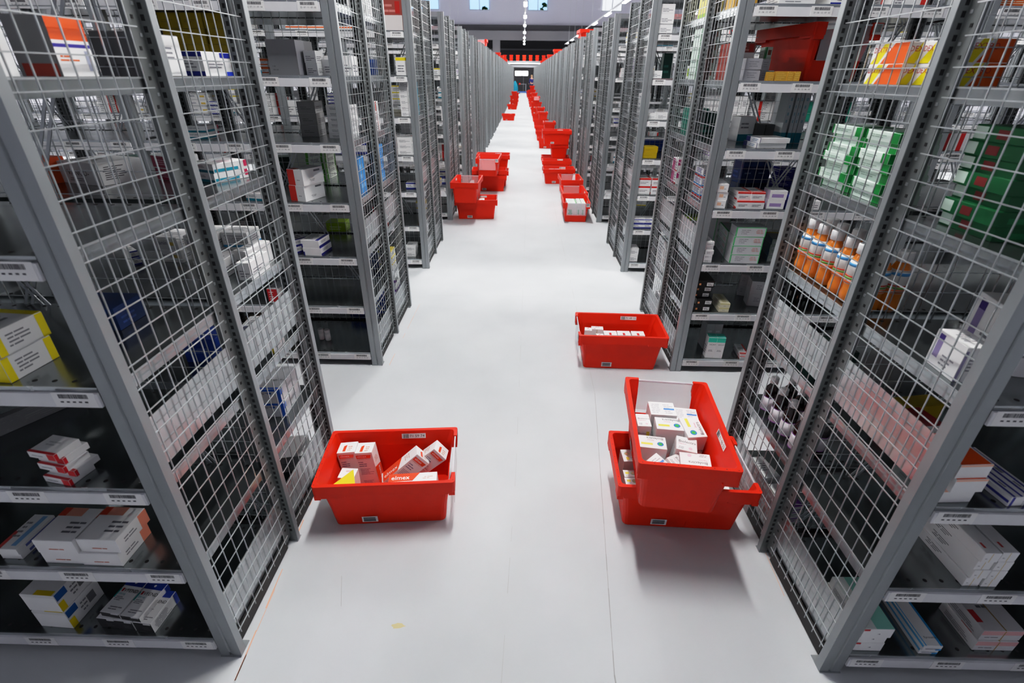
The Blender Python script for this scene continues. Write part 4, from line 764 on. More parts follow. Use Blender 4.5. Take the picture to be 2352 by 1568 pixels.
def loose():
    pass
ITEMS = [  # kind, look, width, depth, height, x, y, z, turn, words, order from aisle, pile size, shelf, row, half
('carton','vfend',0.066,0.122,0.0489,-1.39,1.068,0.101,-4.5),
('carton','vfend',0.066,0.122,0.0489,-1.325,1.061,0.101,-4.5),
('carton','vfend',0.066,0.122,0.0489,-1.256,1.056,0.101,-4.6),
('carton','vfend',0.073,0.13,0.03,-1.368,1.078,0.142,-7.4),
('carton','vfend',0.073,0.13,0.03,-1.291,1.067,0.142,-7.1),
('carton','bluyel',0.118,0.131,0.0838,-1.572,1.069,0.101,-3.0),
('carton','bluyel',0.118,0.131,0.0838,-1.577,1.072,0.1854,-2.7),
('carton','salmon',0.123,0.128,0.0533,-1.391,1.059,0.451,-0.9),
('carton','salmon',0.123,0.128,0.0533,-1.385,1.053,0.5049,-0.9),
('carton','salmon',0.123,0.128,0.0533,-1.268,1.054,0.451,-0.6),
('carton','salmon',0.123,0.128,0.0533,-1.258,1.06,0.5049,-0.8),
('carton','bluestripe',0.065,0.137,0.0234,-1.567,1.075,0.451,-1.1),
('carton','bluestripe',0.065,0.137,0.0234,-1.565,1.071,0.475,-1.2),
('carton','redstripe',0.087,0.072,0.0202,-1.262,1.029,0.788,-11.4,'lowest thin white carton with red stripe',1,5,2,'l1','f'),
('carton','redstripe',0.087,0.072,0.0202,-1.251,1.043,0.8088,-9.8,'second-lowest thin white carton with red stripe',1,5,2,'l1','f'),
('carton','redstripe',0.087,0.072,0.0202,-1.264,1.034,0.8297,-11.4,'third-lowest thin white carton with red stripe',1,5,2,'l1','f'),
('carton','redstripe',0.087,0.072,0.0202,-1.267,1.046,0.8505,-10.4,'fourth-lowest thin white carton with red stripe',1,5,2,'l1','f'),
('carton','redstripe',0.087,0.072,0.0202,-1.274,1.035,0.8713,-10.2,'topmost thin white carton with red stripe',1,5,2,'l1','f'),
('carton','yelend',0.133,0.17,0.0645,-1.322,1.065,1.121,86.4,'lowest white carton with yellow ends',2,2,3,'l1','f'),
('carton','yelend',0.133,0.17,0.0645,-1.323,1.074,1.1861,86.0,'topmost white carton with yellow ends',2,2,3,'l1','f'),
('carton','redflat',0.159,0.09,0.0994,-2.055,1.379,1.121,-0.3),
('carton','striped',0.359,0.03,0.0544,-1.607,1.232,0.788,62.0,'grey striped leaflet pack',2,1,2,'l1','f'),  # long thin box with grey stripes
('carton','orblue',0.087,0.1,0.0838,-1.643,1.738,1.453,-12.7,'orange carton with blue front',5,1,4,'l1','b'),
('carton','vanco',0.186,0.163,0.0719,-1.482,1.801,1.453,-17.8,'white carton with black lettering',3,1,4,'l1','b'),
('carton','dgreen',0.077,0.08,0.0603,-1.504,1.951,1.453,34.8),
('carton','magenta',0.122,0.094,0.0417,-1.247,1.854,1.453,-25.2),
('carton','magenta',0.122,0.094,0.0417,-1.249,1.854,1.4953,-25.1,'topmost magenta carton with white end',2,2,4,'l1','b'),
('carton','wpurple',0.031,0.039,0.2594,-1.052,1.116,1.786,0.0,'tall white purple striped carton',2,1,5,'l1','f'),
('carton','orwhite',0.09,0.102,0.1144,-1.042,1.248,1.786,0.0,'grey carton with orange top',1,1,5,'l1','f'),
('carton','greyside',0.114,0.196,0.1044,-1.084,1.597,1.786,0.0,'large grey and white carton',2,1,5,'l1','b'),
('carton','wnavy',0.069,0.171,0.0694,-1.054,1.87,1.786,0.0,'white carton with navy bands',1,1,5,'l1','b'),
('carton','wteal',0.053,0.105,0.0694,-1.113,1.947,1.786,0.0),
('carton','wteal',0.123,0.137,0.0309,-1.104,1.863,1.453,-24.1,'lowest white carton with teal bands',1,2,4,'l1','b'),
('carton','wteal',0.123,0.137,0.0309,-1.103,1.866,1.4845,-23.9,'topmost white carton with teal bands',1,2,4,'l1','b'),
('carton','w',0.047,0.144,0.0666,-1.118,1.763,1.121,-0.3,'white square carton',3,1,3,'l1','b'),
('carton','w',0.047,0.144,0.0666,-1.009,1.766,1.121,-0.3,'white square carton',1,1,3,'l1','b'),
('carton','w',0.055,0.149,0.0789,-1.055,1.865,1.121,-10.5,'tall white carton',2,1,3,'l1','b'),
('carton','wdark',0.11,0.156,0.0597,-1.24,1.924,1.121,0.3,'lowest white carton with dark lettering',5,2,3,'l1','b'),
('carton','wdark',0.11,0.156,0.0597,-1.246,1.92,1.1813,-0.2,'topmost white carton with dark lettering',5,2,3,'l1','b'),
('carton','wblue',0.104,0.101,0.0592,-1.129,1.951,1.121,-0.9),
('carton','wblue',0.104,0.101,0.0592,-1.133,1.947,1.1808,-0.6,'topmost white carton with light-blue base',4,2,3,'l1','b'),
('carton','wdark',0.092,0.12,0.0506,-1.392,1.937,1.121,-5.1,'lowest white flat carton',6,2,3,'l1','b'),
('carton','wdark',0.092,0.12,0.0506,-1.395,1.938,1.1722,-4.7,'topmost white flat carton',6,2,3,'l1','b'),
('carton','wnavy',0.027,0.1,0.0272,-1.553,1.875,1.121,50.5,'lowest white green lettered carton',7,2,3,'l1','b'),
('carton','wnavy',0.027,0.1,0.0272,-1.558,1.878,1.1488,50.7,'topmost white green lettered carton',7,2,3,'l1','b'),
('carton','navy',0.139,0.12,0.0694,-1.247,1.34,1.121,0.3,'dark blue carton',1,1,3,'l1','f'),
('carton','redfront',0.082,0.13,0.0994,-1.615,3.041,0.451,-0.3,'red-fronted white carton',1,1,1,'l2','f'),
('carton','brown',0.299,0.2,0.1594,-1.806,3.248,0.101,0.0),
('carton','w',0.139,0.1,0.0594,-1.117,1.911,0.788,5.3),
('carton','blue',0.129,0.12,0.0994,-1.244,1.717,0.788,3.9,'bright blue carton',3,1,2,'l1','b'),
('carton','wgreenyel',0.059,0.1,0.0894,-1.022,1.78,0.788,0.3),
('carton','bluefront',0.104,0.191,0.0733,-1.081,1.847,0.451,2.8,'lowest white carton with blue corner',1,2,1,'l1','b'),
('carton','bluefront',0.104,0.191,0.0733,-1.082,1.847,0.5249,2.7,'topmost white carton with blue corner',1,2,1,'l1','b'),
('carton','wgrey',0.119,0.16,0.0894,-1.094,1.862,0.101,12.2),
('carton','greyplain',0.159,0.24,0.1674,-1.299,3.163,1.786,-0.2,'large plain grey carton',5,1,5,'l2','f'),
('carton','w',0.064,0.12,0.0594,-1.173,3.167,1.786,0.0,'lowest white glossy carton',4,2,5,'l2','f'),
('carton','w',0.064,0.12,0.0594,-1.174,3.164,1.846,0.1,'topmost white glossy carton',4,2,5,'l2','f'),
('carton','w',0.06,0.12,0.0994,-1.171,3.286,1.786,-0.3),
('carton','w',0.06,0.12,0.0994,-1.014,3.288,1.786,0.3,'white slim carton',1,1,5,'l2','f'),
('carton','wor',0.04,0.12,0.0394,-1.453,3.202,1.786,-0.3,'lowest white orange striped carton',6,2,5,'l2','f'),
('carton','wor',0.04,0.12,0.0394,-1.454,3.207,1.826,-0.1),
('carton','yellow',0.12,0.16,0.0728,-1.938,3.243,1.786,0.2),
('carton','yellow',0.12,0.16,0.0728,-1.932,3.242,1.8594,-0.4),
('carton','yellow',0.12,0.16,0.0728,-1.932,3.248,1.9328,-0.2,'third-lowest yellow carton',9,4,5,'l2','f'),
('carton','yellow',0.12,0.16,0.0728,-1.939,3.247,2.0062,0.3,'topmost yellow carton',9,4,5,'l2','f'),
('carton','yellow',0.12,0.16,0.0728,-1.814,3.247,1.786,-0.3),
('carton','yellow',0.12,0.16,0.0728,-1.811,3.242,1.8594,-0.2,'second-lowest yellow carton',8,4,5,'l2','f'),
('carton','yellow',0.12,0.16,0.0728,-1.813,3.243,1.9328,-0.5,'third-lowest yellow carton',8,4,5,'l2','f'),
('carton','yellow',0.12,0.16,0.0728,-1.812,3.245,2.0062,-0.3,'topmost yellow carton',8,4,5,'l2','f'),
('carton','yellow',0.12,0.16,0.0728,-1.687,3.244,1.786,0.5),
('carton','yellow',0.12,0.16,0.0728,-1.691,3.248,1.8594,-0.4,'second-lowest yellow carton',7,4,5,'l2','f'),
('carton','yellow',0.12,0.16,0.0728,-1.685,3.247,1.9328,0.4,'third-lowest yellow carton',7,4,5,'l2','f'),
('carton','yellow',0.12,0.16,0.0728,-1.687,3.242,2.0062,0.2,'topmost yellow carton',7,4,5,'l2','f'),
('carton','w',0.099,0.12,0.0794,-1.093,3.247,1.786,-0.2),
('carton','wgrey',0.108,0.13,0.0644,-1.298,3.307,1.453,0.2,'lowest grey-fronted white carton',2,3,4,'l2','f'),
('carton','wgrey',0.108,0.13,0.0644,-1.297,3.31,1.518,0.0,'middle grey-fronted white carton',2,3,4,'l2','f'),
('carton','wgrey',0.108,0.13,0.0644,-1.298,3.307,1.583,0.3,'topmost grey-fronted white carton',2,3,4,'l2','f'),
('carton','wteal',0.118,0.12,0.0344,-1.877,3.106,1.453,0.3,'lowest white carton with teal stripe',3,2,4,'l2','f'),
('carton','wteal',0.118,0.12,0.0344,-1.872,3.104,1.488,0.2,'topmost white carton with teal stripe',3,2,4,'l2','f'),
('carton','redband',0.111,0.174,0.0905,-1.3,3.056,1.121,-19.5,'lowest white carton with red band',2,2,3,'l2','f'),
('carton','redband',0.111,0.174,0.0905,-1.293,3.054,1.2121,-20.1,'topmost white carton with red band',2,2,3,'l2','f'),
('carton','greenstack',0.136,0.16,0.0418,-1.479,3.564,1.121,58.6),
('carton','greenstack',0.136,0.16,0.0418,-1.477,3.565,1.1634,59.0),
('carton','greenstack',0.136,0.16,0.0418,-1.482,3.567,1.2058,58.8,'third-lowest green-banded white carton',3,5,3,'l2','b'),
('carton','greenstack',0.136,0.16,0.0418,-1.483,3.565,1.2482,58.5,'fourth-lowest green-banded white carton',3,5,3,'l2','b'),
('carton','greenstack',0.136,0.16,0.0418,-1.481,3.567,1.2905,58.6,'topmost green-banded white carton',3,5,3,'l2','b'),
('carton','greenstack',0.199,0.16,0.0361,-1.469,3.765,1.121,87.1,'lowest green-edged white carton',2,5,3,'l2','b'),
('carton','greenstack',0.199,0.16,0.0361,-1.47,3.763,1.1577,87.2,'second-lowest green-edged white carton',2,5,3,'l2','b'),
('carton','greenstack',0.199,0.16,0.0361,-1.472,3.763,1.1944,87.5,'third-lowest green-edged white carton',2,5,3,'l2','b'),
('carton','greenstack',0.199,0.16,0.0361,-1.472,3.768,1.231,86.9,'fourth-lowest green-edged white carton',2,5,3,'l2','b'),
('carton','greenstack',0.199,0.16,0.0361,-1.47,3.766,1.2677,87.2,'topmost green-edged white carton',2,5,3,'l2','b'),
('carton','dgreen',0.189,0.12,0.0616,-1.843,3.879,1.121,15.9),
('carton','dgreen',0.189,0.12,0.0616,-1.839,3.884,1.1832,15.7,'topmost dark green carton',4,2,3,'l2','b'),
('carton','wteal',0.115,0.12,0.0419,-1.579,3.03,1.121,-11.7,'white teal lettered carton',3,1,3,'l2','f'),
('carton','wnavy2',0.117,0.148,0.0481,-1.292,3.033,0.788,-5.2,'lowest white carton with navy edge',1,2,2,'l2','f'),
('carton','wnavy2',0.117,0.148,0.0481,-1.298,3.035,0.8367,-5.9,'topmost white carton with navy edge',1,2,2,'l2','f'),
('carton','wnavy2',0.094,0.14,0.0421,-1.431,3.043,0.788,-32.8),
('carton','wnavy2',0.094,0.14,0.0421,-1.436,3.042,0.8307,-32.4,'topmost white carton with dark edge',2,2,2,'l2','f'),
('bottle','pill',0.039,0.04,0.0994,-1.421,3.132,0.101,-0.2,'white pill bottle with grey ring',2,1,0,'l2','f'),
('bottle','pill',0.039,0.04,0.0994,-1.371,3.119,0.101,-0.1,'white pill bottle with pink label',1,1,0,'l2','f'),
('carton','blue',0.339,0.16,0.1594,-1.187,3.66,0.101,-0.1,'long blue carton',2,1,0,'l2','b'),
('carton','navy',0.099,0.14,0.0894,-1.134,3.704,0.451,-0.2,'navy blue carton',2,1,1,'l2','b'),
('carton','wpurple',0.059,0.14,0.1994,-1.034,3.81,0.101,0.1,'tall white purple carton',1,1,0,'l2','b'),
('carton','yeltop',0.099,0.12,0.0494,-1.035,3.696,0.451,0.3),
('carton','yeltop',0.099,0.12,0.0494,-1.035,3.695,0.501,0.3),
('carton','yeltop',0.099,0.12,0.0494,-1.038,3.696,0.551,0.1),
('carton','lime',0.139,0.1,0.0694,-1.329,3.547,0.788,0.0,'lime green carton',2,1,2,'l2','b'),
('carton','skyblue',0.059,0.14,0.0594,-1.025,3.666,1.121,-0.0),
('carton','skyblue',0.059,0.14,0.0594,-1.028,3.664,1.181,0.1),
('carton','skyblue',0.059,0.14,0.0594,-1.026,3.662,1.241,0.1),
('carton','skyblue',0.059,0.14,0.0594,-1.024,3.666,1.301,0.1),
('carton','skyblue',0.049,0.12,0.2194,-1.027,3.224,1.121,0.1,'tall sky blue carton',1,1,3,'l2','f'),
('carton','wredv',0.099,0.12,0.0594,-1.043,3.694,1.453,-0.2),
('carton','wredv',0.099,0.12,0.0594,-1.045,3.697,1.513,-0.3),
('carton','wredv',0.099,0.12,0.0594,-1.049,3.694,1.573,-0.0,'topmost white carton with red stripe',1,3,4,'l2','b'),
('carton','w',0.139,0.14,0.0294,-1.087,3.242,1.453,0.1,'lowest flat white carton',1,6,4,'l2','f'),
('carton','w',0.139,0.14,0.0294,-1.088,3.246,1.483,0.1,'second-lowest flat white carton',1,6,4,'l2','f'),
('carton','w',0.139,0.14,0.0294,-1.085,3.245,1.513,0.2,'third-lowest flat white carton',1,6,4,'l2','f'),
('carton','w',0.139,0.14,0.0294,-1.084,3.245,1.543,-0.3,'fourth-lowest flat white carton',1,6,4,'l2','f'),
('carton','w',0.139,0.14,0.0294,-1.085,3.248,1.573,-0.0,'fifth-lowest flat white carton',1,6,4,'l2','f'),
('carton','w',0.139,0.14,0.0294,-1.084,3.246,1.603,-0.2,'topmost flat white carton',1,6,4,'l2','f'),
('carton','redflat',0.079,0.12,0.0494,-1.048,3.682,0.788,-0.1),
('carton','redflat',0.079,0.12,0.0494,-1.045,3.686,0.838,0.3),
('carton','redflat',0.079,0.12,0.0494,-1.046,3.684,0.888,-0.1),
('carton','w',0.119,0.12,0.0594,-1.045,3.747,2.122,0.2,'lowest white large carton',1,3,6,'l2','b'),
('carton','w',0.119,0.12,0.0594,-1.045,3.747,2.182,0.3),
('carton','w',0.119,0.12,0.0594,-1.049,3.747,2.242,0.2),
('carton','w',0.199,0.15,0.0494,-1.147,3.064,2.122,-0.3),
('carton','w',0.199,0.15,0.0494,-1.148,3.064,2.172,-0.1),
('carton','wor',0.199,0.15,0.0494,-1.394,3.066,2.122,0.3),
('carton','wor',0.199,0.15,0.0494,-1.397,3.068,2.172,0.0),
('carton','wnavy',0.199,0.15,0.0494,-1.695,3.064,2.122,0.3),
('carton','wnavy',0.199,0.15,0.0494,-1.697,3.067,2.172,0.1),
('carton','yeltop',0.199,0.15,0.0494,-1.995,3.063,2.122,-0.2),
('carton','yeltop',0.199,0.15,0.0494,-1.996,3.065,2.172,-0.1),
('carton','w',0.199,0.15,0.0494,-2.345,3.067,2.122,-0.3),
('carton','w',0.199,0.15,0.0494,-2.347,3.065,2.172,0.2),
('carton','wnavy',0.199,0.15,0.0494,-2.694,3.064,2.122,0.3),
('carton','wnavy',0.199,0.15,0.0494,-2.697,3.066,2.172,0.2),
('carton','w',0.199,0.15,0.0494,-3.049,3.066,2.122,0.2),
('carton','w',0.199,0.15,0.0494,-3.044,3.067,2.172,0.3),
('carton','tealtop',0.097,0.19,0.0449,1.194,1.091,0.101,-0.2),
('carton','tealtop',0.097,0.19,0.0449,1.19,1.091,0.1465,0.1),
('carton','tealtop',0.097,0.19,0.0449,1.186,1.08,0.1921,0.4),
('carton','bluelong',0.062,0.24,0.0237,1.397,1.111,0.101,-0.5),
('carton','bluelong',0.062,0.24,0.0237,1.396,1.108,0.1253,0.4),
('carton','pinkend',0.137,0.15,0.0481,1.625,1.083,0.101,0.2),
('carton','pinkend',0.137,0.15,0.0481,1.628,1.089,0.1497,0.5),
('carton','wbar',0.047,0.19,0.0373,1.382,1.088,0.451,0.4),
('carton','wbar',0.047,0.19,0.0373,1.387,1.086,0.4889,0.9),
('carton','wbar',0.047,0.19,0.0373,1.382,1.088,0.5267,0.5),
('carton','wbar',0.047,0.19,0.0373,1.382,1.083,0.5646,0.5),
('carton','wbar',0.047,0.19,0.0373,1.436,1.087,0.451,0.6),
('carton','wbar',0.047,0.19,0.0373,1.435,1.084,0.4889,0.5),
('carton','wbar',0.047,0.19,0.0373,1.437,1.086,0.5267,0.5),
('carton','wbar',0.047,0.19,0.0373,1.436,1.087,0.5646,0.3),
('carton','ortop',0.089,0.16,0.0461,1.19,1.08,0.788,3.7),
('carton','ortop',0.089,0.16,0.0461,1.194,1.07,0.8347,3.7,'middle white carton with orange top',1,3,2,'r1','f'),
('carton','ortop',0.089,0.16,0.0461,1.188,1.074,0.8813,4.2,'topmost white carton with orange top',1,3,2,'r1','f'),
('carton','bluestripe2',0.043,0.2,0.0325,1.339,1.091,0.788,5.6,'white carton with blue stripes',3,1,2,'r1','f'),
('carton','bluestripe2',0.043,0.2,0.0325,1.382,1.094,0.788,5.4,'white carton with blue stripes',5,1,2,'r1','f'),
('carton','wpurp2',0.067,0.108,0.0989,1.148,1.137,1.121,-4.3,'white carton with purple label',1,1,3,'r1','f'),
('carton','wpurp2',0.149,0.16,0.1694,1.327,1.192,1.121,-12.1,'large white carton purple label',2,1,3,'r1','f'),
('carton','wpurp2',0.159,0.12,0.0994,1.54,1.061,1.121,3.9),
('bottle','spray',0.069,0.07,0.1994,1.355,1.076,1.453,-0.3,'white plastic bottle',2,1,4,'r1','f'),
('carton','greenstack2',0.179,0.18,0.0354,1.242,1.289,1.453,-1.8,'lowest dark green white carton',1,7,4,'r1','f'),
('carton','greenstack2',0.179,0.18,0.0354,1.229,1.288,1.489,-3.9,'second-lowest dark green white carton',1,7,4,'r1','f'),
('carton','greenstack2',0.179,0.18,0.0354,1.248,1.289,1.525,-4.0,'third-lowest dark green white carton',1,7,4,'r1','f'),
('carton','greenstack2',0.179,0.18,0.0354,1.234,1.288,1.561,-4.1,'fourth-lowest dark green white carton',1,7,4,'r1','f'),
('carton','greenstack2',0.179,0.18,0.0354,1.241,1.295,1.597,-3.6,'fifth-lowest dark green white carton',1,7,4,'r1','f'),
('carton','greenstack2',0.179,0.18,0.0354,1.232,1.294,1.633,-2.2,'sixth-lowest dark green white carton',1,7,4,'r1','f'),
('carton','greenstack2',0.179,0.18,0.0354,1.231,1.28,1.669,-2.4,'topmost dark green white carton',1,7,4,'r1','f'),
('carton','greenwhite',0.119,0.165,0.0289,1.186,1.675,1.453,-2.1,'lowest white carton with green end',2,7,4,'r1','b'),
('carton','greenwhite',0.119,0.165,0.0289,1.178,1.672,1.4825,-3.0,'second-lowest white carton with green end',2,7,4,'r1','b'),
('carton','greenwhite',0.119,0.165,0.0289,1.19,1.677,1.512,-1.4,'third-lowest white carton with green end',2,7,4,'r1','b'),
('carton','greenwhite',0.119,0.165,0.0289,1.179,1.673,1.5415,-1.5,'fourth-lowest white carton with green end',2,7,4,'r1','b'),
('carton','greenwhite',0.119,0.165,0.0289,1.176,1.682,1.571,-2.0,'fifth-lowest white carton with green end',2,7,4,'r1','b'),
('carton','greenwhite',0.119,0.165,0.0289,1.182,1.67,1.6005,-2.1,'sixth-lowest white carton with green end',2,7,4,'r1','b'),
('carton','greenwhite',0.119,0.165,0.0289,1.176,1.67,1.63,-1.1,'topmost white carton with green end',2,7,4,'r1','b'),
('carton','greenwhite',0.119,0.165,0.0289,1.186,1.853,1.453,1.1),
('carton','greenwhite',0.119,0.165,0.0289,1.172,1.867,1.4825,1.6,'second-lowest white carton with green ends',1,7,4,'r1','b'),
('carton','greenwhite',0.119,0.165,0.0289,1.185,1.858,1.512,2.6,'third-lowest white carton with green ends',1,7,4,'r1','b'),
('carton','greenwhite',0.119,0.165,0.0289,1.169,1.864,1.5415,1.5,'fourth-lowest white carton with green ends',1,7,4,'r1','b'),
('carton','greenwhite',0.119,0.165,0.0289,1.171,1.85,1.571,2.6,'fifth-lowest white carton with green ends',1,7,4,'r1','b'),
('carton','greenwhite',0.119,0.165,0.0289,1.185,1.852,1.6005,2.4,'sixth-lowest white carton with green ends',1,7,4,'r1','b'),
('carton','greenwhite',0.119,0.165,0.0289,1.176,1.861,1.63,2.6,'topmost white carton with green ends',1,7,4,'r1','b'),
('carton','dextro',0.119,0.16,0.0544,1.2,1.578,1.786,-0.2,'lowest orange yellow white carton',2,2,5,'r1','b'),
('carton','dextro',0.119,0.16,0.0544,1.2,1.581,1.841,0.0,'topmost orange yellow white carton',2,2,5,'r1','b'),
('carton','dextro',0.119,0.16,0.0544,1.159,1.741,1.786,-0.1,'lowest orange and yellow carton',1,2,5,'r1','b'),
('carton','dextro',0.119,0.16,0.0544,1.16,1.741,1.841,-0.3,'topmost orange and yellow carton',1,2,5,'r1','b'),
('carton','wpurp2',0.259,0.13,0.1094,1.388,1.261,1.786,-0.1),
('bottle','orange',0.064,0.065,0.1994,1.163,1.532,1.121,0.0,'orange drink bottle with white cap',6,1,3,'r1','b'),
('bottle','orange',0.064,0.065,0.1994,1.14,1.6,1.121,20.0,'orange drink bottle with white cap',3,1,3,'r1','b'),
('bottle','orange',0.064,0.065,0.1994,1.142,1.678,1.121,40.0,'orange drink bottle with white cap',5,1,3,'r1','b'),
('bottle','orange',0.064,0.065,0.1994,1.141,1.762,1.121,60.0,'orange drink bottle with white cap',4,1,3,'r1','b'),
('bottle','orange',0.064,0.065,0.1994,1.136,1.84,1.121,80.0,'orange drink bottle with white cap',2,1,3,'r1','b'),
('bottle','orange',0.064,0.065,0.1994,1.136,1.913,1.121,100.0,'orange drink bottle with white cap',1,1,3,'r1','b'),
('bottle','orange',0.064,0.065,0.1994,1.226,1.532,1.121,0.0,'orange drink bottle with white cap',11,1,3,'r1','b'),
('bottle','orange',0.064,0.065,0.1994,1.208,1.603,1.121,20.0,'orange drink bottle with white cap',8,1,3,'r1','b'),
('bottle','orange',0.064,0.065,0.1994,1.229,1.688,1.121,40.0,'orange drink bottle with white cap',12,1,3,'r1','b'),
('bottle','orange',0.064,0.065,0.1994,1.221,1.774,1.121,60.0,'orange drink bottle with white cap',10,1,3,'r1','b'),
('bottle','orange',0.064,0.065,0.1994,1.208,1.85,1.121,80.0,'orange drink bottle with white cap',9,1,3,'r1','b'),
('bottle','orange',0.064,0.065,0.1994,1.208,1.923,1.121,100.0,'orange drink bottle with white cap',7,1,3,'r1','b'),
('bottle','syrup',0.059,0.06,0.1894,1.143,1.599,0.451,0.0,'dark syrup bottle with lilac label',4,1,1,'r1','b'),
('bottle','syrup',0.059,0.06,0.1894,1.143,1.689,0.451,30.0,'dark syrup bottle with lilac label',3,1,1,'r1','b'),
('bottle','syrup',0.059,0.06,0.1894,1.143,1.779,0.451,60.0,'dark syrup bottle with lilac label',2,1,1,'r1','b'),
('bottle','syrup',0.059,0.06,0.1894,1.143,1.869,0.451,90.0,'dark syrup bottle with lilac label',1,1,1,'r1','b'),
('bottle','syrup',0.059,0.06,0.1894,1.228,1.599,0.451,0.0,'dark syrup bottle with lilac label',7,1,1,'r1','b'),
('bottle','syrup',0.059,0.06,0.1894,1.228,1.689,0.451,30.0,'dark syrup bottle with lilac label',6,1,1,'r1','b'),
('bottle','syrup',0.059,0.06,0.1894,1.228,1.779,0.451,60.0,'dark syrup bottle with lilac label',5,1,1,'r1','b'),
('bottle','syrup',0.059,0.06,0.1894,1.228,1.869,0.451,90.0,'dark syrup bottle with lilac label',8,1,1,'r1','b'),
('carton','wpurple',0.079,0.14,0.0494,1.178,1.599,0.101,10.0),
('carton','wpurple',0.079,0.14,0.0494,1.177,1.6,0.151,9.6),
('carton','wpurp2',0.079,0.14,0.0494,1.157,1.78,0.101,10.2),
('carton','wpurp2',0.079,0.14,0.0494,1.159,1.776,0.151,10.0),
('carton','dgreen',0.139,0.14,0.0994,1.226,1.721,0.788,-0.3,'dark green carton',1,1,2,'r1','b'),
('carton','redflat',0.139,0.14,0.0594,1.276,1.281,0.788,9.6),
('carton','yellow',0.139,0.06,0.0594,1.356,1.398,0.788,9.9,'yellow carton',4,1,2,'r1','f'),
('carton','silver',0.089,0.1,0.0514,1.208,3.056,1.786,5.9,'lowest silver grey carton',2,2,5,'r2','f'),
('carton','silver',0.089,0.1,0.0514,1.208,3.054,1.838,5.8,'topmost silver grey carton',2,2,5,'r2','f'),
('carton','silver',0.042,0.1,0.0514,1.32,3.152,1.786,0.0,'lowest silver carton',4,2,5,'r2','f'),
('carton','silver',0.042,0.1,0.0514,1.319,3.157,1.838,0.2,'topmost silver carton',4,2,5,'r2','f'),
('carton','greenwhite',0.035,0.08,0.0544,1.366,3.247,1.786,-0.1),
('carton','greenwhite',0.035,0.08,0.0544,1.368,3.248,1.841,-0.3),
('carton','greenwhite',0.035,0.08,0.0544,1.365,3.248,1.896,-0.1,'topmost white green edged carton',6,3,5,'r2','f'),
('carton','gold',0.034,0.03,0.0414,1.304,2.992,1.786,4.2),
('carton','gold',0.062,0.03,0.0444,1.357,2.988,1.786,0.2),
('carton','gold',0.03,0.03,0.0444,1.402,2.982,1.786,-0.0),
('carton','gold',0.03,0.03,0.0444,1.435,2.978,1.786,-0.3),
('carton','navyleft',0.175,0.15,0.0254,1.393,3.063,1.453,5.3,'lowest white flat carton navy end',2,2,4,'r2','f'),
('carton','navyleft',0.175,0.15,0.0254,1.404,3.058,1.479,6.1,'topmost white flat carton navy end',2,2,4,'r2','f'),
('carton','darkgrey',0.052,0.1,0.0994,1.447,3.327,1.453,-0.1,'dark grey carton',3,1,4,'r2','f'),
('carton','darkgrey',0.052,0.1,0.0994,1.503,3.326,1.453,0.2,'dark grey carton',4,1,4,'r2','f'),
('carton','wteal',0.099,0.1,0.1394,1.359,3.344,1.453,9.7,'white teal cornered carton',1,1,4,'r2','f'),
('carton','tallteal',0.03,0.11,0.29,1.574,3.3,1.453,0.0,'tall white carton teal base',5,1,4,'r2','f'),
('carton','tallteal',0.021,0.11,0.29,1.611,3.3,1.453,0.0,'tall white carton teal base',6,1,4,'r2','f'),
('carton','tallteal',0.02,0.11,0.29,1.634,3.3,1.453,0.0,'tall white carton teal base',7,1,4,'r2','f'),
('carton','tallteal',0.034,0.11,0.29,1.666,3.3,1.453,0.0,'tall white carton teal base',8,1,4,'r2','f'),
('carton','wdark',0.089,0.09,0.0394,1.719,3.047,1.453,-0.3),
('carton','wdark',0.089,0.09,0.0394,1.72,3.046,1.493,-0.3),
('carton','greenpack',0.119,0.2,0.1594,1.208,3.803,1.453,-0.1,'green wrapped pack',1,1,4,'r2','b'),
('carton','dgreen',0.129,0.14,0.1494,1.205,3.564,1.453,-0.1,'dark green wrapped pack',2,1,4,'r2','b'),
('carton','redtop',0.08,0.14,0.0472,1.308,3.026,1.121,-1.0,'lowest white carton with red stripe',3,2,3,'r2','f'),
('carton','redtop',0.08,0.14,0.0472,1.305,3.033,1.1688,-0.9,'topmost white carton with red stripe',3,2,3,'r2','f'),
('carton','redtop',0.08,0.14,0.0472,1.387,3.025,1.121,-0.8,'lowest white carton with red stripe',4,2,3,'r2','f'),
('carton','redtop',0.08,0.14,0.0472,1.383,3.028,1.1688,-1.5,'topmost white carton with red stripe',4,2,3,'r2','f'),
('carton','wlilac',0.097,0.1,0.0516,1.5,3.014,1.121,-3.7,'lowest white lilac lettered carton',5,2,3,'r2','f'),
('carton','wlilac',0.097,0.1,0.0516,1.503,3.014,1.1732,-4.2,'topmost white lilac lettered carton',5,2,3,'r2','f'),
('carton','purpblue',0.111,0.1,0.0381,1.609,3.036,1.121,-85.3),
('carton','purpblue',0.111,0.1,0.0381,1.61,3.032,1.1597,-85.4),
('carton','wblueback',0.078,0.12,0.0494,1.717,3.02,1.121,-3.9,'white carton with blue back',7,1,3,'r2','f'),
('carton','peach',0.063,0.18,0.0455,1.182,3.047,1.121,-8.3,'lowest white carton with peach motif',2,3,3,'r2','f'),
('carton','peach',0.063,0.18,0.0455,1.186,3.05,1.1671,-8.1,'middle white carton with peach motif',2,3,3,'r2','f'),
('carton','peach',0.063,0.18,0.0455,1.179,3.047,1.2132,-7.9,'topmost white carton with peach motif',2,3,3,'r2','f'),
('carton','navy',0.107,0.14,0.1478,1.639,3.826,1.121,6.8,'large navy blue carton',2,1,3,'r2','b'),
('carton','navy',0.107,0.14,0.1478,1.746,3.844,1.121,6.9,'large navy blue carton',3,1,3,'r2','b'),
('carton','purpblue',0.107,0.1,0.0423,1.859,3.69,1.121,9.2,'lowest purple white carton',4,3,3,'r2','b'),
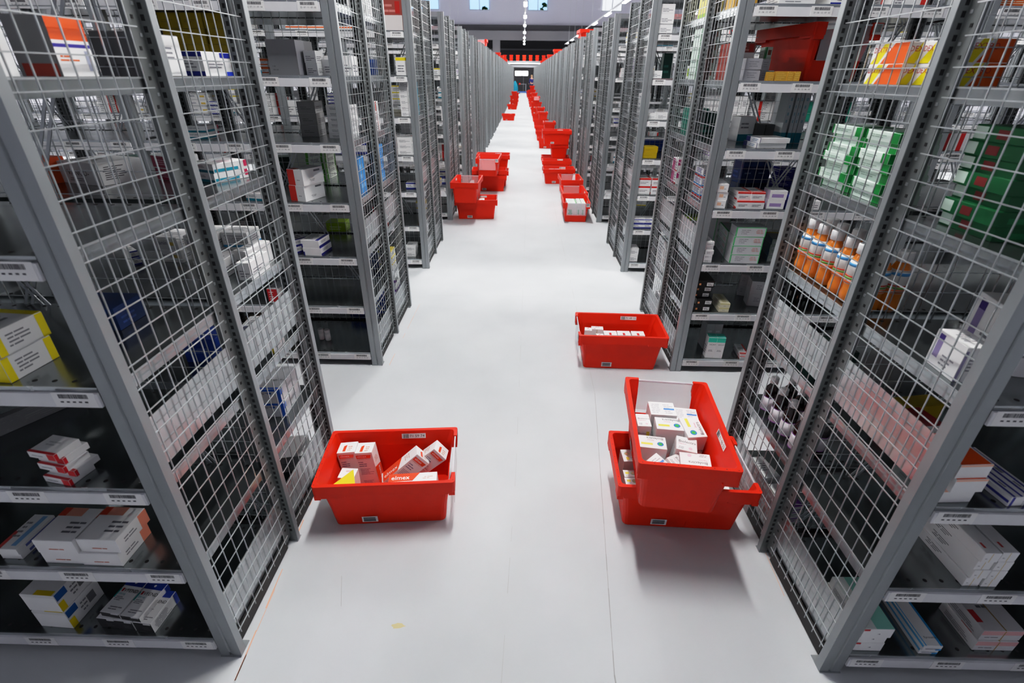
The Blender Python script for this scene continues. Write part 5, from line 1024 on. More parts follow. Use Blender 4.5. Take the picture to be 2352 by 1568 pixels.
('carton','purpblue',0.107,0.1,0.0423,1.864,3.695,1.1639,9.0,'middle purple white carton',4,3,3,'r2','b'),
('carton','purpblue',0.107,0.1,0.0423,1.86,3.69,1.2067,8.8,'topmost purple white carton',4,3,3,'r2','b'),
('carton','pinkwhite',0.069,0.12,0.0844,1.14,3.746,1.121,0.3),
('carton','pinkwhite',0.069,0.12,0.0844,1.138,3.744,1.206,0.3,'topmost pink and white carton',1,2,3,'r2','b'),
('carton','stripefr',0.069,0.14,0.0594,1.168,3.303,1.121,0.3),
('carton','stripefr',0.069,0.14,0.0594,1.166,3.305,1.181,0.2,'middle white carton red blue stripes',1,3,3,'r2','f'),
('carton','stripefr',0.069,0.14,0.0594,1.167,3.304,1.241,0.2,'topmost white carton red blue stripes',1,3,3,'r2','f'),
('carton','greenedge',0.176,0.1,0.0553,1.388,3.001,0.788,-1.1,'lowest white carton with green edges',3,4,2,'r2','f'),
('carton','greenedge',0.176,0.1,0.0553,1.387,3.001,0.8439,-1.1,'second-lowest white carton with green edges',3,4,2,'r2','f'),
('carton','greenedge',0.176,0.1,0.0553,1.387,3.002,0.8998,-0.7,'third-lowest white carton with green edges',3,4,2,'r2','f'),
('carton','greenedge',0.176,0.1,0.0553,1.39,3.002,0.9556,-1.0,'topmost white carton with green edges',3,4,2,'r2','f'),
('carton','greenedge',0.233,0.16,0.0402,1.399,3.178,0.788,-97.4,'lowest white green edged carton',4,4,2,'r2','f'),
('carton','greenedge',0.233,0.16,0.0402,1.398,3.176,0.8288,-97.2,'second-lowest white green edged carton',4,4,2,'r2','f'),
('carton','greenedge',0.233,0.16,0.0402,1.399,3.178,0.8696,-97.6,'third-lowest white green edged carton',4,4,2,'r2','f'),
('carton','greenedge',0.233,0.16,0.0402,1.397,3.175,0.9104,-97.2,'topmost white green edged carton',4,4,2,'r2','f'),
('carton','w',0.05,0.14,0.0255,1.166,3.025,0.788,-2.2,'lowest thin white carton',1,5,2,'r2','f'),
('carton','w',0.05,0.14,0.0255,1.165,3.025,0.8141,-2.4),
('carton','w',0.05,0.14,0.0255,1.169,3.024,0.8402,-2.1,'third-lowest thin white carton',1,5,2,'r2','f'),
('carton','w',0.05,0.14,0.0255,1.164,3.031,0.8663,-2.5),
('carton','w',0.05,0.14,0.0255,1.163,3.027,0.8924,-2.1,'topmost thin white carton',1,5,2,'r2','f'),
('carton','greenedge',0.089,0.12,0.2194,1.355,3.363,0.788,0.2,'tall white green edged carton',2,1,2,'r2','f'),
('carton','dgrey',0.067,0.14,0.0353,1.589,3.056,0.788,-7.6,'lowest grey green carton',5,4,2,'r2','f'),
('carton','dgrey',0.067,0.14,0.0353,1.591,3.058,0.8239,-7.8),
('carton','dgrey',0.067,0.14,0.0353,1.589,3.058,0.8597,-7.8,'third-lowest grey green carton',5,4,2,'r2','f'),
('carton','dgrey',0.067,0.14,0.0353,1.593,3.058,0.8956,-8.0,'topmost grey green carton',5,4,2,'r2','f'),
('carton','black',0.102,0.16,0.0427,1.196,3.04,0.451,-0.4,'lowest black carton with white label',1,5,1,'r2','f'),
('carton','black',0.102,0.16,0.0427,1.201,3.041,0.4943,0.7,'second-lowest black carton with white label',1,5,1,'r2','f'),
('carton','black',0.102,0.16,0.0427,1.183,3.064,0.5376,0.6,'third-lowest black carton with white label',1,5,1,'r2','f'),
('carton','black',0.102,0.16,0.0427,1.188,3.056,0.5809,-0.7,'fourth-lowest black carton with white label',1,5,1,'r2','f'),
('carton','black',0.102,0.16,0.0427,1.189,3.031,0.6242,-2.6,'topmost black carton with white label',1,5,1,'r2','f'),
('carton','cream',0.064,0.16,0.0303,1.34,3.038,0.451,-2.3,'lowest cream coloured long carton',2,2,1,'r2','f'),
('carton','cream',0.064,0.16,0.0303,1.342,3.038,0.4819,-2.2,'topmost cream coloured long carton',2,2,1,'r2','f'),
('carton','greybig',0.129,0.1,0.0868,1.603,3.107,0.451,-9.8,'lowest grey white large carton',4,2,1,'r2','f'),
('carton','greybig',0.129,0.1,0.0868,1.603,3.108,0.5384,-10.0,'topmost grey white large carton',4,2,1,'r2','f'),
('carton','greybig',0.057,0.1,0.0766,1.579,3.288,0.451,-22.0,'lowest grey large carton',3,2,1,'r2','f'),
('carton','greybig',0.057,0.1,0.0766,1.582,3.291,0.5282,-22.0,'topmost grey large carton',3,2,1,'r2','f'),
('carton','vichy',0.056,0.06,0.1584,1.316,2.992,0.101,-3.3,'white carton with turquoise top',1,1,0,'r2','f'),
('carton','vichy',0.056,0.06,0.1584,1.373,2.989,0.101,-3.3,'white carton with turquoise top',3,1,0,'r2','f'),
('carton','clearwhite',0.054,0.1,0.1951,1.337,3.143,0.101,0.2,'pale translucent carton',2,1,0,'r2','f'),
('carton','clearwhite',0.054,0.1,0.1951,1.392,3.142,0.101,0.3,'pale translucent carton',4,1,0,'r2','f'),
('carton','redtop',0.057,0.14,0.0202,1.555,3.027,0.101,-4.2,'lowest white red marked carton',5,2,0,'r2','f'),
('carton','redtop',0.057,0.14,0.0202,1.551,3.029,0.1218,-4.2,'topmost white red marked carton',5,2,0,'r2','f'),
('carton','black',0.044,0.09,0.0694,1.917,3.204,0.451,5.3,'lowest black orange marked carton',5,2,1,'r2','f'),
('carton','black',0.044,0.09,0.0694,1.918,3.207,0.521,5.3),
('carton','black',0.044,0.09,0.0694,1.967,3.235,0.451,4.7),
('carton','black',0.044,0.09,0.0694,1.969,3.234,0.521,4.7),
('carton','black',0.044,0.09,0.0694,2.019,3.204,0.451,4.6),
('carton','black',0.044,0.09,0.0694,2.016,3.202,0.521,5.3),
('carton','black',0.044,0.09,0.0694,2.071,3.237,0.451,4.7),
('carton','black',0.044,0.09,0.0694,2.067,3.235,0.521,5.0),
('carton','black',0.044,0.09,0.0694,2.117,3.207,0.451,5.3),
('carton','black',0.044,0.09,0.0694,2.118,3.204,0.521,4.6),
('carton','yellow',0.099,0.14,0.0994,1.709,3.245,0.788,-0.2),
('carton','yellow',0.099,0.14,0.0994,1.808,3.242,0.788,-0.3),
('carton','yellow',0.099,0.14,0.0994,1.907,3.242,0.788,-0.0),
('carton','yellow',0.099,0.14,0.0994,2.009,3.244,0.788,-0.2),
('carton','wyelblue',0.124,0.14,0.0694,2.169,3.145,1.121,0.2),
('carton','wyelblue',0.124,0.14,0.0694,2.172,3.146,1.191,-0.1),
('carton','wyelblue',0.124,0.14,0.0694,2.297,3.147,1.121,0.1),
('carton','wyelblue',0.124,0.14,0.0694,2.298,3.145,1.191,-0.1),
('carton','wyelblue',0.124,0.14,0.0694,2.421,3.147,1.121,-0.1),
('carton','wyelblue',0.124,0.14,0.0694,2.421,3.143,1.191,-0.1),
('carton','wyelblue',0.124,0.14,0.0694,2.546,3.144,1.121,0.4),
('carton','wyelblue',0.124,0.14,0.0694,2.548,3.147,1.191,-0.3),
('carton','wtext',0.079,0.16,0.1794,1.15,3.662,0.101,0.2),
('carton','wtext',0.079,0.2,0.2194,1.179,3.565,0.451,-0.3,'tall white lettered carton',2,1,1,'r2','b'),
('carton','wtext',0.079,0.2,0.2394,1.15,3.782,0.451,0.1,'tall white carton',1,1,1,'r2','b'),
('carton','yelcard',0.039,0.2,0.1994,1.117,3.648,2.122,-0.0),
('carton','yelcard',0.039,0.2,0.1994,1.16,3.645,2.122,-0.2),
('carton','gold',0.119,0.12,0.1594,1.156,3.197,2.122,0.2),
('carton','w',0.179,0.15,0.0594,1.356,3.066,2.122,0.3,'lowest white carton',2,2,6,'r2','f'),
('carton','w',0.179,0.15,0.0594,1.357,3.065,2.182,-0.1),
('carton','wnavy',0.179,0.15,0.0594,1.611,3.068,2.122,0.0,'lowest white navy carton',3,2,6,'r2','f'),
('carton','wnavy',0.179,0.15,0.0594,1.606,3.067,2.182,-0.2),
('carton','wredv',0.179,0.15,0.0594,1.908,3.065,2.122,0.1,'lowest white red carton',4,2,6,'r2','f'),
('carton','wredv',0.179,0.15,0.0594,1.907,3.067,2.182,0.1),
('carton','orcard',0.179,0.15,0.0594,2.412,3.064,2.122,-0.1),
('carton','orcard',0.179,0.15,0.0594,2.411,3.066,2.182,-0.2),
('carton','blue',0.179,0.15,0.0594,2.659,3.063,2.122,-0.0),
('carton','blue',0.179,0.15,0.0594,2.661,3.067,2.182,0.3),
('carton','greenwhite',0.109,0.18,0.0694,1.16,3.686,1.786,-0.2),
('carton','greenwhite',0.109,0.18,0.0694,1.158,3.684,1.856,0.1,'second-lowest white green lettered carton',1,4,5,'r2','b'),
('carton','greenwhite',0.109,0.18,0.0694,1.159,3.685,1.926,0.1,'third-lowest white green lettered carton',1,4,5,'r2','b'),
('carton','greenwhite',0.109,0.18,0.0694,1.158,3.683,1.996,-0.2,'topmost white green lettered carton',1,4,5,'r2','b'),
('carton','brownred',0.119,0.2,0.0894,1.196,3.245,1.786,-0.1),
('carton','brownred',0.119,0.2,0.0894,1.2,3.243,1.876,0.1,'topmost brown carton',1,2,5,'r2','f'),
('carton','wpurp2',0.199,0.14,0.0894,2.206,3.143,1.786,-0.0),
('carton','wpurp2',0.199,0.14,0.0894,2.407,3.144,1.786,0.3),
('carton','redbands',0.166,0.16,0.0994,2.164,3.067,1.453,0.1),
('carton','redbands',0.166,0.16,0.0994,2.411,3.063,1.453,-0.0,'white carton with red bands',11,1,4,'r2','f'),
('carton','redbands',0.166,0.16,0.0994,2.578,3.065,1.453,0.2),
('carton','w',0.089,0.14,0.0694,1.181,5.029,0.101,-0.1,'lowest white carton',1,2,0,'r3','f'),
('carton','w',0.089,0.14,0.0694,1.184,5.034,0.171,0.1,'topmost white carton',1,2,0,'r3','f'),
('carton','wnavy',0.199,0.14,0.0894,1.658,5.064,0.101,-0.2),
('carton','wnavy',0.199,0.14,0.0894,1.659,5.061,0.191,-0.0),
('carton','wnavy',0.109,0.14,0.0444,1.187,5.031,0.451,-0.2,'lowest white blue banded carton',1,2,1,'r3','f'),
('carton','wnavy',0.109,0.14,0.0444,1.186,5.031,0.496,-0.0,'topmost white blue banded carton',1,2,1,'r3','f'),
('carton','wnavy',0.109,0.14,0.0444,1.295,5.034,0.451,0.1,'lowest white carton blue bands',2,2,1,'r3','f'),
('carton','wnavy',0.109,0.14,0.0444,1.296,5.031,0.496,-0.3,'topmost white carton blue bands',2,2,1,'r3','f'),
('carton','lime',0.199,0.14,0.0994,1.759,5.108,0.451,0.1),
('carton','redtop',0.119,0.14,0.0744,1.199,5.034,0.788,-0.2,'lowest white red topped carton',1,2,2,'r3','f'),
('carton','redtop',0.119,0.14,0.0744,1.199,5.033,0.863,-0.1,'topmost white red topped carton',1,2,2,'r3','f'),
('carton','redtop',0.119,0.14,0.0744,1.326,5.028,0.788,-0.2),
('carton','redtop',0.119,0.14,0.0744,1.325,5.031,0.863,0.1,'topmost white carton red top',2,2,2,'r3','f'),
('carton','w',0.299,0.16,0.1194,1.857,5.113,0.788,0.2),
('carton','yellow',0.139,0.14,0.0494,1.206,5.03,1.121,0.1,'lowest yellow carton',1,2,3,'r3','f'),
('carton','yellow',0.139,0.14,0.0494,1.21,5.033,1.171,0.4,'topmost yellow carton',1,2,3,'r3','f'),
('carton','greyplain',0.119,0.14,0.0594,1.457,5.208,1.121,0.3),
('carton','greyplain',0.119,0.14,0.0594,1.46,5.21,1.181,-0.3),
('carton','blue',0.299,0.15,0.0994,1.361,5.509,1.121,0.3,'blue carton',2,1,3,'r3','b'),
('carton','w',0.099,0.1,0.0494,1.179,5.058,1.453,-0.3,'white small carton',1,1,4,'r3','f'),
('carton','w',0.099,0.1,0.0594,1.279,5.031,1.453,-0.2),
('carton','w',0.299,0.14,0.0494,1.753,5.061,1.453,-0.1),
('carton','w',0.299,0.14,0.0494,1.754,5.062,1.503,-0.0),
('carton','w',0.299,0.14,0.0494,1.752,5.06,1.553,0.1),
('carton','w',0.299,0.14,0.0494,1.752,5.062,1.603,0.3,'fourth-lowest flat white carton',3,5,4,'r3','f'),
('carton','w',0.299,0.14,0.0494,1.752,5.06,1.653,-0.1,'topmost flat white carton',3,5,4,'r3','f'),
('carton','w',0.099,0.1,0.0594,1.176,5.03,1.786,-0.2,'white short carton',1,1,5,'r3','f'),
('carton','dgreen',0.079,0.08,0.1994,1.31,5.212,1.786,0.3,'green bottle carton',2,1,5,'r3','f'),
('carton','wlime',0.059,0.08,0.0994,1.478,5.033,1.786,0.3),
('carton','w',0.199,0.2,0.0994,1.856,5.112,1.786,-0.0),
('carton','w',0.199,0.2,0.0994,1.861,5.112,1.886,0.1),
('carton','w',0.119,0.14,0.0694,1.198,5.033,2.122,-0.0,'lowest white shiny carton',1,3,6,'r3','f'),
('carton','w',0.119,0.14,0.0694,1.197,5.028,2.192,-0.1,'middle white shiny carton',1,3,6,'r3','f'),
('carton','w',0.119,0.14,0.0694,1.196,5.028,2.262,0.2,'topmost white shiny carton',1,3,6,'r3','f'),
('carton','wredv',0.299,0.16,0.0894,1.658,5.063,2.122,-0.3),
('carton','wredv',0.299,0.16,0.0894,1.66,5.061,2.212,-0.0),
('carton','w',0.099,0.14,0.0594,-1.147,5.061,0.101,0.3,'lowest white carton',1,2,0,'l3','f'),
('carton','w',0.099,0.14,0.0594,-1.144,5.062,0.161,-0.2,'topmost white carton',1,2,0,'l3','f'),
('carton','yeltop',0.119,0.16,0.0594,-1.086,5.512,0.451,0.3),
('carton','yeltop',0.119,0.16,0.0594,-1.087,5.511,0.511,-0.2),
('carton','wnavy',0.099,0.14,0.0594,-1.096,5.108,0.788,-0.3,'white navy carton',1,1,2,'l3','f'),
('carton','w',0.139,0.14,0.0494,-1.107,5.031,1.121,0.3,'lowest white carton',1,3,3,'l3','f'),
('carton','w',0.139,0.14,0.0494,-1.104,5.032,1.171,-0.2,'middle white carton',1,3,3,'l3','f'),
('carton','w',0.139,0.14,0.0494,-1.107,5.033,1.221,-0.1,'topmost white carton',1,3,3,'l3','f'),
('carton','greyplain',0.199,0.14,0.0794,-1.347,5.212,1.121,-0.2),
('carton','w',0.079,0.12,0.0479,-1.075,5.033,1.453,-0.0,'lowest white flat carton',2,6,4,'l3','f'),
('carton','w',0.079,0.12,0.0479,-1.075,5.031,1.5014,-0.1,'second-lowest white flat carton',2,6,4,'l3','f'),
('carton','w',0.079,0.12,0.0479,-1.076,5.03,1.5498,0.4,'third-lowest white flat carton',2,6,4,'l3','f'),
('carton','w',0.079,0.12,0.0479,-1.079,5.032,1.5983,-0.3,'fourth-lowest white flat carton',2,6,4,'l3','f'),
('carton','w',0.079,0.12,0.0479,-1.078,5.03,1.6467,0.1,'fifth-lowest white flat carton',2,6,4,'l3','f'),
('carton','w',0.079,0.12,0.0479,-1.076,5.033,1.6951,0.2),
('carton','tealflat',0.069,0.1,0.2794,-1.043,5.26,1.453,0.2),
('carton','greyplain',0.299,0.2,0.2194,-1.448,5.209,1.453,-0.2,'large grey carton',3,1,4,'l3','f'),
('carton','yeltop',0.099,0.14,0.1394,-1.074,5.033,1.786,0.1,'white yellow topped carton',1,1,5,'l3','f'),
('carton','wgrey',0.299,0.1,0.0494,-1.449,5.165,1.786,0.2),
('carton','wgrey',0.299,0.1,0.0494,-1.444,5.166,1.836,0.3),
('carton','brownred',0.199,0.2,0.2194,-1.126,5.03,2.122,0.2,'white red printed carton',1,1,6,'l3','f'),
('carton','w',0.08,0.16,0.1194,-2.139,5.052,1.453,0.3,'white ribbed carton',5,1,4,'l3','f'),
('carton','w',0.08,0.16,0.1194,-2.058,5.049,1.453,0.0),
('carton','w',0.108,0.12,0.0794,-2.597,5.072,1.453,-0.2),
('carton','wnavy',0.111,0.14,0.0344,-2.838,5.041,1.453,-0.4),
('carton','wnavy',0.111,0.14,0.0344,-2.842,5.044,1.488,0.3),
('carton','wnavy',0.111,0.14,0.0344,-2.841,5.039,1.523,0.1),
('carton','w',0.084,0.14,0.0894,-3.121,5.082,1.453,0.1),
('carton','w',0.084,0.14,0.0894,-3.122,5.079,1.543,-0.1),
('carton','blue',0.127,0.1,0.1194,-2.336,5.264,1.786,-0.1),
('carton','wor',0.042,0.1,0.1194,-2.239,5.261,1.786,-0.1),
('carton','navy',0.199,0.2,0.1194,-1.597,5.015,1.786,-0.2),
('carton','navy',0.199,0.2,0.1194,-1.398,5.015,1.786,0.1),
('carton','wnavy',0.166,0.14,0.0994,-1.86,5.033,1.121,-0.2),
('carton','wnavy',0.166,0.14,0.0994,-1.695,5.031,1.121,-0.3),
('carton','wnavy',0.166,0.14,0.0994,-1.529,5.033,1.121,0.2,'white blue striped carton',3,1,3,'l3','f'),
('carton','wteal',0.166,0.14,0.0994,-2.54,5.034,1.786,-0.3),
('carton','wteal',0.166,0.14,0.0994,-2.292,5.032,1.786,0.0),
('carton','wteal',0.166,0.14,0.0994,-2.051,5.032,1.786,-0.3),
('carton','wor',0.149,0.14,0.0694,-1.97,5.033,2.122,-0.2,'white orange carton',5,1,6,'l3','f'),
('carton','wor',0.149,0.14,0.0694,-1.821,5.034,2.122,0.3),
('carton','wor',0.149,0.14,0.0694,-1.672,5.029,2.122,0.2),
('carton','wor',0.149,0.14,0.0694,-1.52,5.033,2.122,0.2),
('carton','w',0.149,0.14,0.0694,-2.872,5.028,2.122,0.1),
('carton','w',0.149,0.14,0.0694,-2.722,5.032,2.122,0.3),
('carton','w',0.149,0.14,0.0694,-2.572,5.029,2.122,0.1),
('carton','w',0.149,0.14,0.0694,-2.421,5.031,2.122,-0.2),
('carton','w',0.067,0.14,0.0994,1.94,5.041,1.453,-0.0,'lowest white square carton',4,2,4,'r3','f'),
('carton','w',0.067,0.14,0.0994,1.936,5.041,1.553,-0.3,'topmost white square carton',4,2,4,'r3','f'),
('carton','w',0.067,0.14,0.0994,2.007,5.043,1.453,-0.2),
('carton','w',0.067,0.14,0.0994,2.008,5.042,1.553,-0.3,'topmost white square carton',5,2,4,'r3','f'),
('carton','w',0.07,0.12,0.0544,2.357,5.269,1.453,0.1),
('carton','w',0.07,0.12,0.0544,2.363,5.274,1.508,0.4),
('carton','w',0.07,0.12,0.0544,2.36,5.273,1.563,0.2),
('carton','w',0.07,0.12,0.0544,2.36,5.273,1.618,0.0,'fourth-lowest small white carton',8,5,4,'r3','f'),
('carton','w',0.07,0.12,0.0544,2.358,5.27,1.673,-0.1),
('carton','w',0.07,0.12,0.0544,2.434,5.275,1.453,-0.2),
('carton','w',0.07,0.12,0.0544,2.433,5.267,1.508,-0.4),
('carton','w',0.07,0.12,0.0544,2.432,5.273,1.563,-0.3),
('carton','w',0.07,0.12,0.0544,2.437,5.272,1.618,-0.1),
('carton','w',0.07,0.12,0.0544,2.438,5.267,1.673,0.3),
('carton','w',0.07,0.12,0.0544,2.509,5.273,1.453,-0.2),
('carton','w',0.07,0.12,0.0544,2.505,5.27,1.508,0.4),
('carton','w',0.07,0.12,0.0544,2.508,5.275,1.563,-0.3),
('carton','w',0.07,0.12,0.0544,2.509,5.273,1.618,0.2),
('carton','w',0.07,0.12,0.0544,2.508,5.271,1.673,-0.1),
('carton','wredv',0.132,0.14,0.0794,2.126,5.11,1.453,0.2),
('carton','wredv',0.132,0.14,0.0794,2.123,5.112,1.533,-0.2,'topmost white red lettered carton',6,2,4,'r3','f'),
('carton','wredv',0.132,0.14,0.0794,2.259,5.113,1.453,0.2,'lowest white red lettered carton',7,2,4,'r3','f'),
('carton','wredv',0.132,0.14,0.0794,2.259,5.113,1.533,0.0,'topmost white red lettered carton',7,2,4,'r3','f'),
('carton','wredv',0.132,0.14,0.0794,2.393,5.108,1.453,-0.1),
('carton','wredv',0.132,0.14,0.0794,2.391,5.113,1.533,-0.2),
('carton','greenpack',0.132,0.14,0.0794,2.673,5.112,1.453,-0.0),
('carton','greenpack',0.132,0.14,0.0794,2.675,5.109,1.533,0.1),
('carton','greenpack',0.132,0.14,0.0794,2.806,5.11,1.453,0.0),
('carton','greenpack',0.132,0.14,0.0794,2.809,5.11,1.533,0.2),
('carton','greenpack',0.132,0.14,0.0794,2.945,5.108,1.453,0.1),
('carton','greenpack',0.132,0.14,0.0794,2.941,5.113,1.533,-0.4),
('carton','wredv',0.124,0.14,0.0894,2.184,5.032,1.786,-0.3),
('carton','wredv',0.124,0.14,0.0894,2.384,5.029,1.786,-0.1),
('carton','wredv',0.124,0.14,0.0894,2.506,5.031,1.786,-0.1),
('carton','wredv',0.124,0.14,0.0894,2.629,5.03,1.786,0.3),
('carton','wpurple',0.124,0.14,0.0894,1.817,5.033,1.121,-0.1),
('carton','wpurple',0.124,0.14,0.0894,1.939,5.029,1.121,-0.2),
('carton','wpurple',0.124,0.14,0.0894,2.062,5.033,1.121,-0.1),
('carton','wpurple',0.124,0.14,0.0894,2.184,5.031,1.121,-0.3),
('carton','w',0.149,0.14,0.0894,2.396,5.032,2.122,0.3),
('carton','w',0.149,0.14,0.0894,2.544,5.03,2.122,-0.2),
('carton','w',0.149,0.14,0.0894,2.692,5.031,2.122,0.2),
('carton','w',0.149,0.14,0.0894,2.839,5.03,2.122,-0.1),
('carton','wdark',0.168,0.14,0.0771,-2.326,5.068,1.121,-4.5),
('carton','wdark',0.168,0.14,0.0771,-2.323,5.07,1.1987,-5.0),
('carton','wdark',0.168,0.14,0.0771,-2.325,5.072,1.2764,-4.5),
('carton','wpurple',0.192,0.14,0.0683,-2.639,5.072,1.121,3.8),
('carton','wredv',0.091,0.14,0.0444,-2.893,5.071,1.121,-3.2),
('carton','wredv',0.091,0.14,0.0444,-2.894,5.07,1.166,-3.2),
('carton','wredv',0.091,0.14,0.0444,-2.895,5.073,1.2109,-3.1),
('carton','wpurple',0.126,0.14,0.0751,-3.223,5.073,1.121,-3.7),
('carton','wteal',0.194,0.14,0.0394,-3.518,5.072,1.121,0.3),
('carton','yeltop',0.104,0.14,0.0859,-3.846,5.071,1.121,-2.0),
('carton','yeltop',0.104,0.14,0.0859,-3.843,5.072,1.2075,-2.4),
('carton','w',0.099,0.14,0.0381,-4.055,5.074,1.121,0.8),
('carton','wredv',0.117,0.14,0.0583,-2.305,5.069,1.453,4.6,'lowest white red carton',6,3,4,'l3','f'),
('carton','wredv',0.117,0.14,0.0583,-2.311,5.073,1.5119,4.6),
('carton','wredv',0.117,0.14,0.0583,-2.308,5.072,1.5707,4.4,'topmost white red carton',6,3,4,'l3','f'),
('carton','yeltop',0.169,0.14,0.0801,-2.459,5.071,1.453,-1.1),
('carton','wteal',0.08,0.14,0.0322,-2.739,5.069,1.453,-4.0),
('carton','wdark',0.177,0.14,0.0571,-2.988,5.074,1.453,-2.7,'lowest white lettered carton',11,3,4,'l3','f'),
('carton','wdark',0.177,0.14,0.0571,-2.988,5.072,1.5107,-2.5,'middle white lettered carton',11,3,4,'l3','f'),
('carton','wdark',0.177,0.14,0.0571,-2.985,5.07,1.5685,-2.4,'topmost white lettered carton',11,3,4,'l3','f'),
('carton','wdark',0.141,0.14,0.0512,-3.574,5.074,1.453,-4.3),
('carton','wredv',0.116,0.14,0.0773,-3.884,5.069,1.453,4.7,'lowest white red carton',14,3,4,'l3','f'),
('carton','wredv',0.116,0.14,0.0773,-3.882,5.072,1.5309,4.9,'middle white red carton',14,3,4,'l3','f'),
('carton','wredv',0.116,0.14,0.0773,-3.883,5.069,1.6089,4.7),
('carton','wnavy',0.083,0.14,0.059,-2.417,5.069,1.786,1.3),
('carton','yeltop',0.092,0.14,0.0555,-2.67,5.071,1.786,-2.3),
('carton','wpurple',0.199,0.14,0.0805,-2.921,5.07,1.786,1.9),
('carton','wpurple',0.199,0.14,0.0805,-2.925,5.068,1.8671,1.6),
('carton','wdark',0.112,0.14,0.0576,-3.182,5.071,1.786,4.5),
('carton','w',0.173,0.14,0.0759,-3.84,5.071,1.786,2.7),
('carton','w',0.173,0.14,0.0759,-3.843,5.072,1.8625,2.3),
('carton','w',0.173,0.14,0.0759,-3.84,5.07,1.939,2.5),
('carton','w',0.197,0.14,0.0724,3.097,5.07,1.121,-0.1),
('carton','w',0.197,0.14,0.0724,3.099,5.069,1.194,-0.2),
('carton','greyplain',0.19,0.14,0.0397,3.93,5.069,1.121,4.5),
('carton','greyplain',0.19,0.14,0.0397,3.933,5.07,1.1613,4.7),
('carton','greyplain',0.19,0.14,0.0397,3.935,5.07,1.2017,4.8),
('carton','yeltop',0.136,0.14,0.0709,3.168,5.07,1.786,-3.3),
('carton','yeltop',0.136,0.14,0.0709,3.168,5.071,1.8575,-3.0),
('carton','yeltop',0.136,0.14,0.0709,3.167,5.069,1.929,-3.5),
('carton','w',0.115,0.14,0.0626,3.595,5.071,1.786,-3.3),
('carton','w',0.115,0.14,0.0626,3.597,5.07,1.8492,-3.2),
('carton','w',0.115,0.14,0.0626,3.596,5.07,1.9124,-2.9),
('carton','w',0.154,0.14,0.0402,3.893,5.069,1.786,4.6),
('carton','w',0.154,0.14,0.0402,3.89,5.071,1.8268,5.2),
('carton','w',0.154,0.14,0.0402,3.89,5.071,1.8677,5.2),
('carton','greyplain',0.101,0.14,0.041,3.059,5.07,2.122,-1.1),
('carton','yeltop',0.15,0.14,0.0437,3.349,5.072,2.122,4.5),
('carton','yeltop',0.15,0.14,0.0437,3.347,5.073,2.1663,4.2),
('carton','w',0.183,0.14,0.0707,3.733,5.071,2.122,0.8),
('carton','w',0.183,0.14,0.0707,3.735,5.073,2.1933,0.7),
('carton','w',0.183,0.14,0.0707,3.731,5.068,2.2647,0.3),
('carton','greyplain',0.114,0.14,0.0602,3.981,5.071,2.122,3.3),
('carton','greyplain',0.114,0.14,0.0602,3.977,5.07,2.1828,3.1),
('carton','greyplain',0.114,0.14,0.0602,3.978,5.071,2.2435,3.1),
('carton','w',0.152,0.14,0.0505,-1.534,6.998,0.101,-1.4),
('carton','w',0.152,0.14,0.0505,-1.537,6.994,0.1521,-1.8),
('carton','w',0.152,0.14,0.0505,-1.532,6.997,0.2031,-1.8),
('carton','yeltop',0.131,0.14,0.043,-1.168,6.994,0.451,-0.9),
('carton','yeltop',0.131,0.14,0.043,-1.169,6.999,0.4946,-1.2),
('carton','wredv',0.129,0.14,0.0485,-1.753,6.998,0.451,-3.6),
('carton','wredv',0.129,0.14,0.0485,-1.752,6.999,0.5001,-3.3),
('carton','wdark',0.173,0.14,0.079,-1.174,6.995,0.788,-2.2),
('carton','wnavy',0.183,0.14,0.0822,-1.218,6.995,1.121,-1.8),
('carton','greyplain',0.119,0.14,0.0472,-1.513,6.998,1.121,-1.2),
('carton','greyplain',0.119,0.14,0.0472,-1.517,6.997,1.1688,-1.6,'middle grey carton',2,3,3,'l4','f'),
('carton','greyplain',0.119,0.14,0.0472,-1.513,6.998,1.2166,-1.1),
('carton','w',0.161,0.14,0.0359,-1.21,6.999,1.453,-0.7),
('carton','w',0.161,0.14,0.0359,-1.21,6.997,1.4895,-0.9),
('carton','w',0.161,0.14,0.0359,-1.21,6.998,1.5259,-0.5),
('carton','yeltop',0.15,0.14,0.0707,-1.576,6.998,1.453,-0.4),
('carton','yeltop',0.15,0.14,0.0707,-1.574,6.998,1.5243,-0.5),
('carton','yeltop',0.15,0.14,0.0707,-1.577,6.998,1.5957,0.1,'topmost yellow topped carton',2,3,4,'l4','f'),
('carton','wpurple',0.157,0.14,0.0577,-1.497,6.997,1.786,2.1),
('carton','wpurple',0.157,0.14,0.0577,-1.496,6.994,1.8443,2.0),
('carton','w',0.176,0.14,0.0335,-1.22,6.999,2.122,3.3),
('carton','w',0.085,0.14,0.0799,-1.795,7.0,2.122,2.0),
('carton','wnavy',0.189,0.14,0.0384,-2.385,7.028,1.453,-4.3),
('carton','wnavy',0.189,0.14,0.0384,-2.382,7.03,1.492,-4.5),
('carton','wnavy',0.189,0.14,0.0384,-2.384,7.025,1.531,-4.5),
('carton','w',0.146,0.14,0.069,-2.628,7.029,1.453,0.5),
('carton','w',0.146,0.14,0.069,-2.631,7.027,1.5226,0.5),
('carton','w',0.146,0.14,0.069,-2.628,7.024,1.5922,1.1),
('carton','greyplain',0.127,0.14,0.0668,-2.822,7.026,1.453,2.1),
('carton','wredv',0.121,0.14,0.0688,-3.084,7.026,1.453,-3.4),
('carton','wredv',0.145,0.14,0.0426,-3.486,7.026,1.453,3.1),
('carton','yeltop',0.196,0.14,0.0779,-3.754,7.029,1.453,-3.0),
('carton','yeltop',0.196,0.14,0.0779,-3.751,7.024,1.5315,-3.5),
('carton','w',0.158,0.14,0.0345,-4.117,7.03,1.453,0.1),
('carton','w',0.158,0.14,0.0345,-4.115,7.026,1.4881,-0.1),
